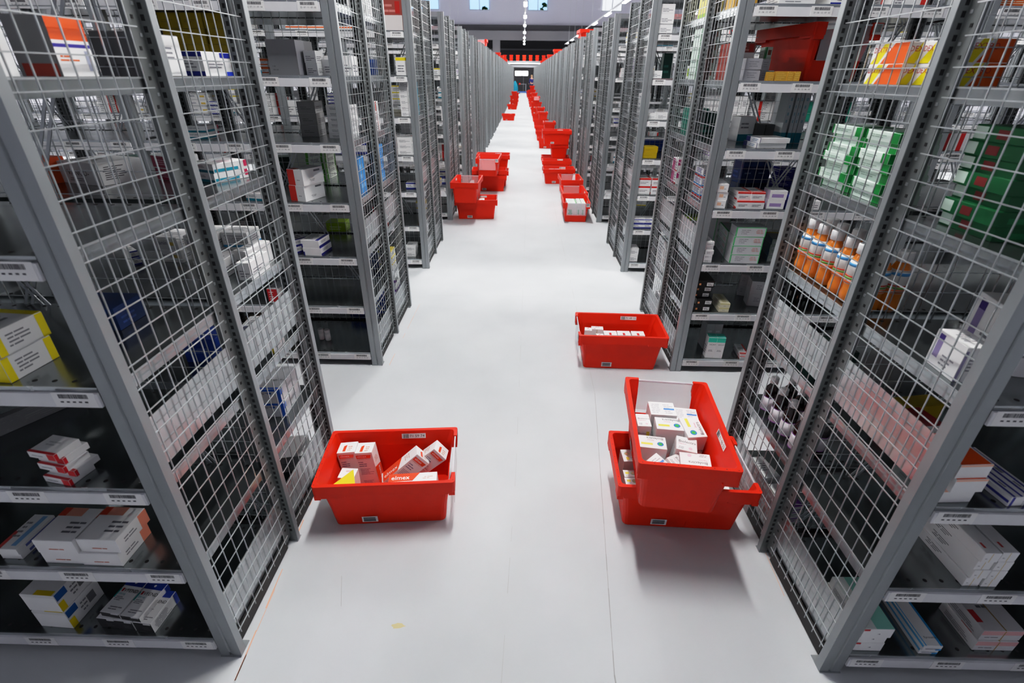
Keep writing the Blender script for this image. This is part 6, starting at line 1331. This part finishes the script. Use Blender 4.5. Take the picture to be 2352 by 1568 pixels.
('carton','w',0.158,0.14,0.0345,-4.117,7.03,1.5232,0.1),
('carton','wnavy',0.143,0.14,0.0619,-2.332,7.025,1.786,4.2),
('carton','wnavy',0.143,0.14,0.0619,-2.336,7.028,1.8485,4.3),
('carton','wteal',0.177,0.14,0.0378,-2.97,7.027,1.786,-2.4),
('carton','wteal',0.177,0.14,0.0378,-2.97,7.03,1.8244,-2.3),
('carton','wteal',0.177,0.14,0.0378,-2.974,7.026,1.8628,-1.9),
('carton','wteal',0.115,0.14,0.0673,-3.555,7.028,1.786,2.6),
('carton','wteal',0.115,0.14,0.0673,-3.556,7.03,1.8539,2.2),
('carton','wpurple',0.091,0.14,0.0314,-3.772,7.025,1.786,3.9),
('carton','yeltop',0.17,0.14,0.0294,-4.041,7.029,1.786,-1.5),
('carton','yeltop',0.17,0.14,0.0294,-4.04,7.026,1.816,-2.0),
('carton','w',0.125,0.14,0.0822,-2.364,7.027,2.122,-2.0),
('carton','wpurple',0.161,0.14,0.0405,-3.874,7.029,2.122,-3.6),
('carton','wpurple',0.161,0.14,0.0405,-3.877,7.026,2.1631,-3.3),
('carton','w',0.134,0.14,0.0566,-1.152,8.965,0.101,-4.8),
('carton','w',0.134,0.14,0.0566,-1.153,8.963,0.1582,-4.9),
('carton','w',0.134,0.14,0.0566,-1.156,8.96,0.2154,-4.7),
('carton','wteal',0.179,0.14,0.0633,-1.527,8.964,0.101,4.2),
('carton','w',0.085,0.14,0.044,-1.227,8.963,0.451,-4.4),
('carton','wnavy',0.089,0.14,0.0482,-1.173,8.961,0.788,1.0),
('carton','yeltop',0.105,0.14,0.0304,-1.489,8.964,0.788,0.4),
('carton','yeltop',0.105,0.14,0.0304,-1.484,8.96,0.819,0.8),
('carton','yeltop',0.105,0.14,0.0304,-1.486,8.964,0.8501,1.0),
('carton','wredv',0.186,0.14,0.0894,-1.242,8.962,1.121,-0.2),
('carton','wredv',0.186,0.14,0.0894,-1.241,8.965,1.211,-0.1),
('carton','w',0.111,0.14,0.0536,-1.594,8.963,1.121,-0.3),
('carton','wteal',0.195,0.14,0.0694,-1.264,8.962,1.453,-4.6),
('carton','wteal',0.195,0.14,0.0694,-1.262,8.961,1.523,-4.8),
('carton','greyplain',0.113,0.14,0.0518,-1.492,8.965,1.453,-1.4),
('carton','wpurple',0.113,0.14,0.0858,-1.106,8.964,1.786,-3.4),
('carton','wredv',0.173,0.14,0.0305,-1.426,8.963,1.786,-3.8),
('carton','greyplain',0.118,0.14,0.0478,-1.192,8.966,2.122,-1.9),
('carton','wnavy',0.171,0.14,0.0628,-1.377,8.963,2.122,3.5),
('carton','wnavy',0.13,0.14,0.0511,-2.347,8.99,1.453,1.0),
('carton','wnavy',0.13,0.14,0.0511,-2.344,8.992,1.5047,0.8),
('carton','greyplain',0.079,0.14,0.0839,-3.695,8.996,1.453,-1.4),
('carton','wteal',0.153,0.14,0.0535,-2.782,8.99,1.786,-0.4),
('carton','wteal',0.099,0.14,0.0353,-2.946,8.992,1.786,2.9),
('carton','wteal',0.099,0.14,0.0353,-2.95,8.995,1.8219,2.7),
('carton','wteal',0.099,0.14,0.0353,-2.949,8.992,1.8578,3.0),
('carton','w',0.159,0.14,0.0616,-2.947,8.993,2.122,1.8),
('carton','w',0.159,0.14,0.0616,-2.944,8.993,2.1842,1.9),
('carton','w',0.183,0.14,0.0859,-3.541,8.991,2.122,-2.4),
('carton','w',0.183,0.14,0.0859,-3.543,8.991,2.2085,-2.0),
('carton','wteal',0.175,0.14,0.0853,-1.184,10.93,0.101,-0.5),
('carton','wteal',0.175,0.14,0.0853,-1.185,10.931,0.1869,-0.4),
('carton','w',0.094,0.14,0.0499,-1.371,10.929,0.101,1.7),
('carton','w',0.094,0.14,0.0499,-1.369,10.928,0.1515,1.6),
('carton','w',0.094,0.14,0.0499,-1.374,10.931,0.202,1.4),
('carton','yeltop',0.142,0.14,0.0418,-1.231,10.928,0.451,-1.5),
('carton','yeltop',0.142,0.14,0.0418,-1.23,10.931,0.4934,-1.6),
('carton','yeltop',0.142,0.14,0.0418,-1.229,10.932,0.5359,-1.5),
('carton','wredv',0.13,0.14,0.0611,-1.176,10.931,1.453,-4.3),
('carton','wnavy',0.13,0.14,0.0384,-1.16,10.928,1.786,-0.4),
('carton','wnavy',0.13,0.14,0.0384,-1.158,10.931,1.825,-0.9),
('carton','w',0.091,0.14,0.0766,-1.372,10.932,1.786,4.4),
('carton','w',0.091,0.14,0.0766,-1.371,10.928,1.8632,4.4),
('carton','wteal',0.088,0.14,0.0408,-1.171,10.929,2.122,4.1),
('carton','wteal',0.088,0.14,0.0408,-1.171,10.927,2.1634,3.8),
('carton','w',0.098,0.14,0.035,-1.127,12.893,0.101,0.7),
('carton','wpurple',0.177,0.14,0.0411,-1.189,12.896,0.788,4.1),
('carton','wpurple',0.177,0.14,0.0411,-1.187,12.895,0.8297,4.0),
('carton','w',0.109,0.14,0.0859,-1.215,12.898,1.121,4.9),
('carton','w',0.109,0.14,0.0859,-1.217,12.897,1.2075,5.2),
('carton','wpurple',0.17,0.14,0.0727,-1.276,12.895,1.453,4.7),
('carton','wpurple',0.17,0.14,0.0727,-1.276,12.893,1.5263,5.2),
('carton','w',0.12,0.14,0.0379,-1.134,12.896,1.786,0.5),
('carton','w',0.12,0.14,0.0379,-1.137,12.894,1.8245,0.5),
('carton','w',0.105,0.14,0.0886,-1.165,12.894,2.122,-3.3),
('carton','w',0.105,0.14,0.0886,-1.165,12.894,2.2112,-3.5),
('carton','w',0.094,0.14,0.0344,-1.161,14.861,0.451,-4.8),
('carton','wredv',0.175,0.14,0.0301,-1.161,14.86,1.121,0.8),
('carton','wredv',0.175,0.14,0.0301,-1.165,14.862,1.1517,1.0),
('carton','wredv',0.175,0.14,0.0301,-1.163,14.859,1.1825,1.1),
('carton','w',0.082,0.14,0.039,-1.159,14.862,1.453,-3.2),
('carton','w',0.082,0.14,0.039,-1.156,14.862,1.4926,-3.2),
('carton','w',0.082,0.14,0.039,-1.155,14.862,1.5322,-3.1),
('carton','wredv',0.088,0.14,0.0516,-1.195,5.66,1.121,-3.9),
('carton','wredv',0.088,0.14,0.0516,-1.195,5.661,1.1732,-3.7),
('carton','yeltop',0.155,0.14,0.0756,-1.101,5.664,1.453,-4.3),
('carton','yeltop',0.155,0.14,0.0756,-1.106,5.664,1.5292,-4.3),
('carton','wnavy',0.107,0.14,0.0846,-1.098,7.177,0.451,3.4),
('carton','wnavy',0.107,0.14,0.0846,-1.099,7.177,0.5362,3.1,'topmost white navy carton',1,2,1,'l4','f'),
('carton','wredv',0.141,0.14,0.0879,-1.12,7.176,0.788,-3.9),
('carton','wredv',0.141,0.14,0.0879,-1.118,7.178,0.8765,-4.1),
('carton','yeltop',0.116,0.14,0.0777,-1.118,7.177,1.786,4.1),
('carton','wpurple',0.087,0.14,0.0296,-1.138,9.595,1.121,-4.4),
('carton','wpurple',0.087,0.14,0.0296,-1.139,9.591,1.1512,-4.7),
('carton','wpurple',0.087,0.14,0.0296,-1.14,9.593,1.1815,-4.5),
('carton','wredv',0.112,0.14,0.0764,-1.121,9.595,1.453,3.3),
('carton','wredv',0.112,0.14,0.0764,-1.119,9.593,1.53,3.5),
('carton','wredv',0.112,0.14,0.0764,-1.124,9.59,1.607,3.3),
('carton','w',0.147,0.14,0.0835,1.32,6.998,0.101,-0.4),
('carton','w',0.147,0.14,0.0835,1.318,7.0,0.1851,-0.7),
('carton','yeltop',0.152,0.14,0.0698,1.655,6.999,0.101,-4.1),
('carton','yeltop',0.152,0.14,0.0698,1.655,6.996,0.1714,-3.8),
('carton','yeltop',0.152,0.14,0.0698,1.656,6.995,0.2419,-3.6),
('carton','w',0.163,0.14,0.0717,1.32,6.999,0.451,-4.8),
('carton','w',0.163,0.14,0.0717,1.32,6.998,0.5233,-4.3),
('carton','w',0.163,0.14,0.0717,1.322,6.994,0.5957,-4.6),
('carton','w',0.115,0.14,0.0609,1.648,6.995,0.451,4.5),
('carton','w',0.115,0.14,0.0609,1.65,6.997,0.5125,4.6),
('carton','w',0.115,0.14,0.0609,1.645,6.999,0.5739,4.8),
('carton','wredv',0.112,0.14,0.0537,1.942,6.995,0.451,-1.8),
('carton','wredv',0.112,0.14,0.0537,1.94,7.0,0.5053,-2.4),
('carton','wteal',0.158,0.14,0.0593,1.284,6.999,0.788,4.4),
('carton','wteal',0.158,0.14,0.0593,1.287,6.995,0.8479,4.5),
('carton','w',0.152,0.14,0.0569,1.542,7.0,0.788,1.6),
('carton','wpurple',0.141,0.14,0.0531,1.816,6.994,0.788,-3.3),
('carton','wpurple',0.12,0.14,0.0304,1.356,6.996,1.121,0.1),
('carton','wpurple',0.12,0.14,0.0304,1.36,6.997,1.152,0.1),
('carton','wredv',0.105,0.14,0.0438,1.709,6.997,1.121,3.2,'white red carton',2,1,3,'r4','f'),
('carton','w',0.164,0.14,0.0346,1.312,6.998,1.453,-1.4),
('carton','wdark',0.155,0.14,0.0801,1.526,7.0,1.453,-1.4),
('carton','wdark',0.155,0.14,0.0801,1.527,6.995,1.5337,-0.9),
('carton','wredv',0.114,0.14,0.0496,1.262,7.0,1.786,-4.1),
('carton','wredv',0.114,0.14,0.0496,1.265,6.995,1.8362,-4.7),
('carton','wpurple',0.09,0.14,0.0736,1.403,6.998,1.786,-0.9),
('carton','wpurple',0.09,0.14,0.0736,1.406,6.999,1.8602,-0.6),
('carton','wpurple',0.09,0.14,0.0736,1.405,6.995,1.9345,-0.6),
('carton','wdark',0.082,0.14,0.0633,1.57,6.996,1.786,-1.7),
('carton','wdark',0.082,0.14,0.0633,1.571,6.998,1.8499,-1.9),
('carton','yeltop',0.131,0.14,0.0457,1.308,6.998,2.122,-4.5),
('carton','yeltop',0.131,0.14,0.0457,1.303,7.0,2.1683,-4.6),
('carton','yeltop',0.131,0.14,0.0457,1.308,6.999,2.2147,-4.5),
('carton','wteal',0.197,0.14,0.0374,1.696,6.999,2.122,-1.7),
('carton','wteal',0.197,0.14,0.0374,1.694,6.999,2.16,-1.7),
('carton','wteal',0.197,0.14,0.0374,1.693,6.998,2.198,-2.0),
('carton','wteal',0.127,0.14,0.072,3.135,7.024,1.453,-0.4),
('carton','wredv',0.135,0.14,0.07,3.788,7.028,1.453,0.9),
('carton','wredv',0.135,0.14,0.07,3.79,7.028,1.5236,0.6),
('carton','wredv',0.135,0.14,0.07,3.788,7.025,1.5942,0.6),
('carton','wteal',0.122,0.14,0.0325,4.002,7.026,1.453,2.7),
('carton','wteal',0.122,0.14,0.0325,4.004,7.029,1.4861,3.0),
('carton','wteal',0.122,0.14,0.0325,4.0,7.028,1.5193,2.4),
('carton','yeltop',0.152,0.14,0.0329,2.525,7.027,1.786,-1.8),
('carton','yeltop',0.152,0.14,0.0329,2.526,7.028,1.8195,-1.9),
('carton','wpurple',0.162,0.14,0.0767,3.68,7.027,1.786,1.5),
('carton','wdark',0.137,0.14,0.0573,3.976,7.024,1.786,-5.0),
('carton','wdark',0.137,0.14,0.0573,3.978,7.028,1.8439,-4.7),
('carton','wdark',0.189,0.14,0.0417,2.909,7.028,2.122,-1.0),
('carton','wpurple',0.106,0.14,0.035,3.214,7.029,2.122,3.2),
('carton','wpurple',0.106,0.14,0.035,3.214,7.028,2.1576,2.8),
('carton','wpurple',0.106,0.14,0.035,3.216,7.026,2.1933,2.5),
('carton','wteal',0.097,0.14,0.0328,3.608,7.03,2.122,-4.0),
('carton','w',0.132,0.14,0.0776,3.851,7.027,2.122,-4.5),
('carton','w',0.132,0.14,0.0776,3.853,7.029,2.2002,-4.8),
('carton','w',0.087,0.14,0.0498,1.558,8.964,0.101,-3.4),
('carton','yeltop',0.083,0.14,0.0329,1.761,8.966,0.101,-1.4),
('carton','wpurple',0.125,0.14,0.0407,1.237,8.964,0.451,-3.8),
('carton','wredv',0.112,0.14,0.0609,1.601,8.965,0.451,2.8),
('carton','greyplain',0.178,0.14,0.0735,1.715,8.963,0.788,0.5),
('carton','greyplain',0.178,0.14,0.0735,1.716,8.964,0.8621,1.1),
('carton','greyplain',0.178,0.14,0.0735,1.714,8.961,0.9362,1.1),
('carton','w',0.085,0.14,0.0787,1.333,8.965,1.121,2.0),
('carton','wnavy',0.177,0.14,0.067,1.586,8.964,1.121,2.2),
('carton','w',0.163,0.14,0.0574,1.351,8.96,1.453,-0.1),
('carton','w',0.163,0.14,0.0574,1.353,8.963,1.511,0.2),
('carton','wredv',0.126,0.14,0.0629,1.598,8.964,1.786,-3.9),
('carton','wnavy',0.15,0.14,0.0351,1.332,8.96,2.122,-1.7),
('carton','wnavy',0.15,0.14,0.0351,1.336,8.96,2.1577,-1.7),
('carton','wnavy',0.15,0.14,0.0351,1.333,8.965,2.1933,-2.0),
('carton','yeltop',0.141,0.14,0.0576,2.775,8.995,1.453,-2.0),
('carton','yeltop',0.141,0.14,0.0576,2.773,8.995,1.5112,-2.4),
('carton','w',0.15,0.14,0.0338,3.349,8.991,1.453,-3.4),
('carton','w',0.15,0.14,0.0338,3.351,8.99,1.4874,-3.3),
('carton','w',0.13,0.14,0.0887,3.655,8.995,1.453,-0.0),
('carton','wdark',0.15,0.14,0.0828,2.576,8.994,1.786,0.2),
('carton','wdark',0.15,0.14,0.0828,2.575,8.991,1.8694,0.5),
('carton','wteal',0.09,0.14,0.06,2.839,8.993,1.786,1.3),
('carton','wteal',0.09,0.14,0.06,2.836,8.991,1.8466,1.5),
('carton','w',0.13,0.14,0.0373,3.066,8.995,1.786,-2.1),
('carton','w',0.13,0.14,0.0373,3.067,8.992,1.8239,-2.3),
('carton','wnavy',0.151,0.14,0.0648,3.32,8.995,1.786,2.4),
('carton','yeltop',0.087,0.14,0.0343,3.581,8.996,1.786,1.8),
('carton','yeltop',0.087,0.14,0.0343,3.579,8.99,1.8209,1.3),
('carton','yeltop',0.087,0.14,0.0343,3.58,8.994,1.8558,1.3),
('carton','greyplain',0.09,0.14,0.0557,2.893,8.994,2.122,4.4),
('carton','greyplain',0.09,0.14,0.0557,2.892,8.995,2.1783,4.1),
('carton','wdark',0.126,0.14,0.0808,3.241,8.995,2.122,-0.6),
('carton','wdark',0.126,0.14,0.0808,3.238,8.99,2.2034,-0.4),
('carton','wredv',0.098,0.14,0.0841,3.647,8.995,2.122,-0.9),
('carton','wredv',0.098,0.14,0.0841,3.644,8.992,2.2067,-0.9),
('carton','wdark',0.102,0.14,0.0537,3.819,8.994,2.122,-4.6),
('carton','wdark',0.102,0.14,0.0537,3.817,8.99,2.1763,-4.5),
('carton','wdark',0.102,0.14,0.0537,3.821,8.992,2.2307,-4.6),
('carton','w',0.098,0.14,0.0854,1.297,10.931,0.101,-2.1),
('carton','wteal',0.106,0.14,0.0568,1.329,10.93,0.451,-4.1),
('carton','greyplain',0.187,0.14,0.0675,1.269,10.929,0.788,2.8),
('carton','greyplain',0.187,0.14,0.0675,1.272,10.931,0.8561,3.1),
('carton','greyplain',0.187,0.14,0.0675,1.267,10.93,0.9241,3.1),
('carton','wteal',0.099,0.14,0.0456,1.499,10.93,0.788,2.4),
('carton','wdark',0.116,0.14,0.0804,1.217,10.931,1.121,-3.2),
('carton','wpurple',0.091,0.14,0.0585,1.496,10.927,1.121,-3.7),
('carton','wpurple',0.091,0.14,0.0585,1.498,10.931,1.1801,-3.6),
('carton','wpurple',0.091,0.14,0.0585,1.496,10.93,1.2391,-3.9),
('carton','w',0.117,0.14,0.0439,1.355,10.931,1.453,0.9),
('carton','w',0.117,0.14,0.0439,1.358,10.928,1.4975,1.2),
('carton','w',0.117,0.14,0.0439,1.356,10.928,1.5419,0.7),
('carton','w',0.18,0.14,0.0644,1.28,10.927,1.786,0.8),
('carton','w',0.18,0.14,0.0644,1.28,10.927,1.851,0.9),
('carton','wnavy',0.104,0.14,0.0693,1.245,10.932,2.122,-2.9),
('carton','wnavy',0.104,0.14,0.0693,1.245,10.931,2.1919,-3.3),
('carton','wnavy',0.104,0.14,0.0693,1.247,10.93,2.2617,-2.8),
('carton','wredv',0.151,0.14,0.0427,1.361,12.894,0.101,-4.4),
('carton','wredv',0.151,0.14,0.0427,1.357,12.893,0.1443,-4.5),
('carton','w',0.102,0.14,0.0623,1.263,12.895,1.121,1.3),
('carton','w',0.102,0.14,0.0623,1.258,12.895,1.1839,0.8),
('carton','w',0.102,0.14,0.0623,1.262,12.893,1.2468,1.3),
('carton','wnavy',0.101,0.14,0.0622,1.346,12.897,1.453,-2.0),
('carton','w',0.156,0.14,0.0481,1.277,12.893,1.786,0.7),
('carton','wpurple',0.124,0.14,0.0779,1.341,12.893,2.122,4.9),
('carton','greyplain',0.172,0.14,0.0449,1.277,14.863,0.788,-0.4),
('carton','greyplain',0.172,0.14,0.0449,1.274,14.864,0.8335,-0.6),
('carton','greyplain',0.172,0.14,0.0449,1.274,14.86,0.879,-0.8),
('carton','wdark',0.097,0.14,0.0368,1.222,5.658,1.121,1.8),
('carton','wdark',0.097,0.14,0.0368,1.219,5.661,1.1584,1.3),
('carton','wredv',0.096,0.14,0.0765,1.225,9.595,0.451,2.8),
('carton','wnavy',0.091,0.14,0.0482,1.195,9.596,1.121,-1.2),
('carton','wnavy',0.091,0.14,0.0482,1.196,9.592,1.1698,-1.7),
('carton','wnavy',0.091,0.14,0.0482,1.195,9.593,1.2187,-1.2),
('carton','wdark',0.137,0.14,0.0737,1.21,9.595,1.453,2.5),
('carton','wdark',0.137,0.14,0.0737,1.206,9.594,1.5273,2.7),
]
LAMP_E = 255; LAMP_Y = [2.2, 7.2, 12.2, 17, 21.8, 27, 32.5, 38, 44, 50, 55, 60]; LAMP_X = [.05, 4.36, -6.3, 8.7, -10.6]; EXPO = 0
FLOOR_LINES = [(.36, .3, .35, .95, .004, 'j', 0), (.35, .95, .50, 2.65, .003, 'j', .04), (.5, 2.65, .55, 14, .003, 'p', .3), (-.05, .5, .0, 1.9, .002, 'p', .45), (0, 1.9, .1, 9, .002, 'p', .5),
  (-.93, .9, -.975, 1.75, .004, 'o', .3), (-.93, .9, -.95, 1.4, .003, 'o', .4), (1.085, 1.5, 1.06, 1.1, .003, 'o', .6), (-.9, 2.95, -.88, 4, .003, 'o', .5), (-.66, 1.17, -.70, 1.30, .002, 'j', 0), (-2, 4.2, 2, 4.22, .003, 'p', .3), (-2, 8.1, 2, 8.1, .004, 'p', .2)]
FLOOR_STAINS = [(-.425, 1.10, .028)]
setting(); lamps(); racks(); tote_meshes(); goods(); totes(); far_end(); camera()
w = bpy.data.worlds.new('world'); SC.world = w; w.use_nodes = True
w.node_tree.nodes['Background'].inputs[0].default_value = (.55, .6, .68, 1); w.node_tree.nodes['Background'].inputs[1].default_value = .3
SC.view_settings.view_transform = 'Standard'; SC.view_settings.look = 'None'; SC.view_settings.exposure = EXPO
vs = SC.view_settings; vs.use_curve_mapping = True; cm = vs.curve_mapping; cm.white_level = (1.6, 1.6, 1.6)   # film-like shoulder and a firmer toe
cv = cm.curves[3]
for v, y in ((.05, .042), (.2, .2), (.5, .535), (.8, .765), (1.1, .885)): cv.points.new(v/1.6, y)
cm.update()
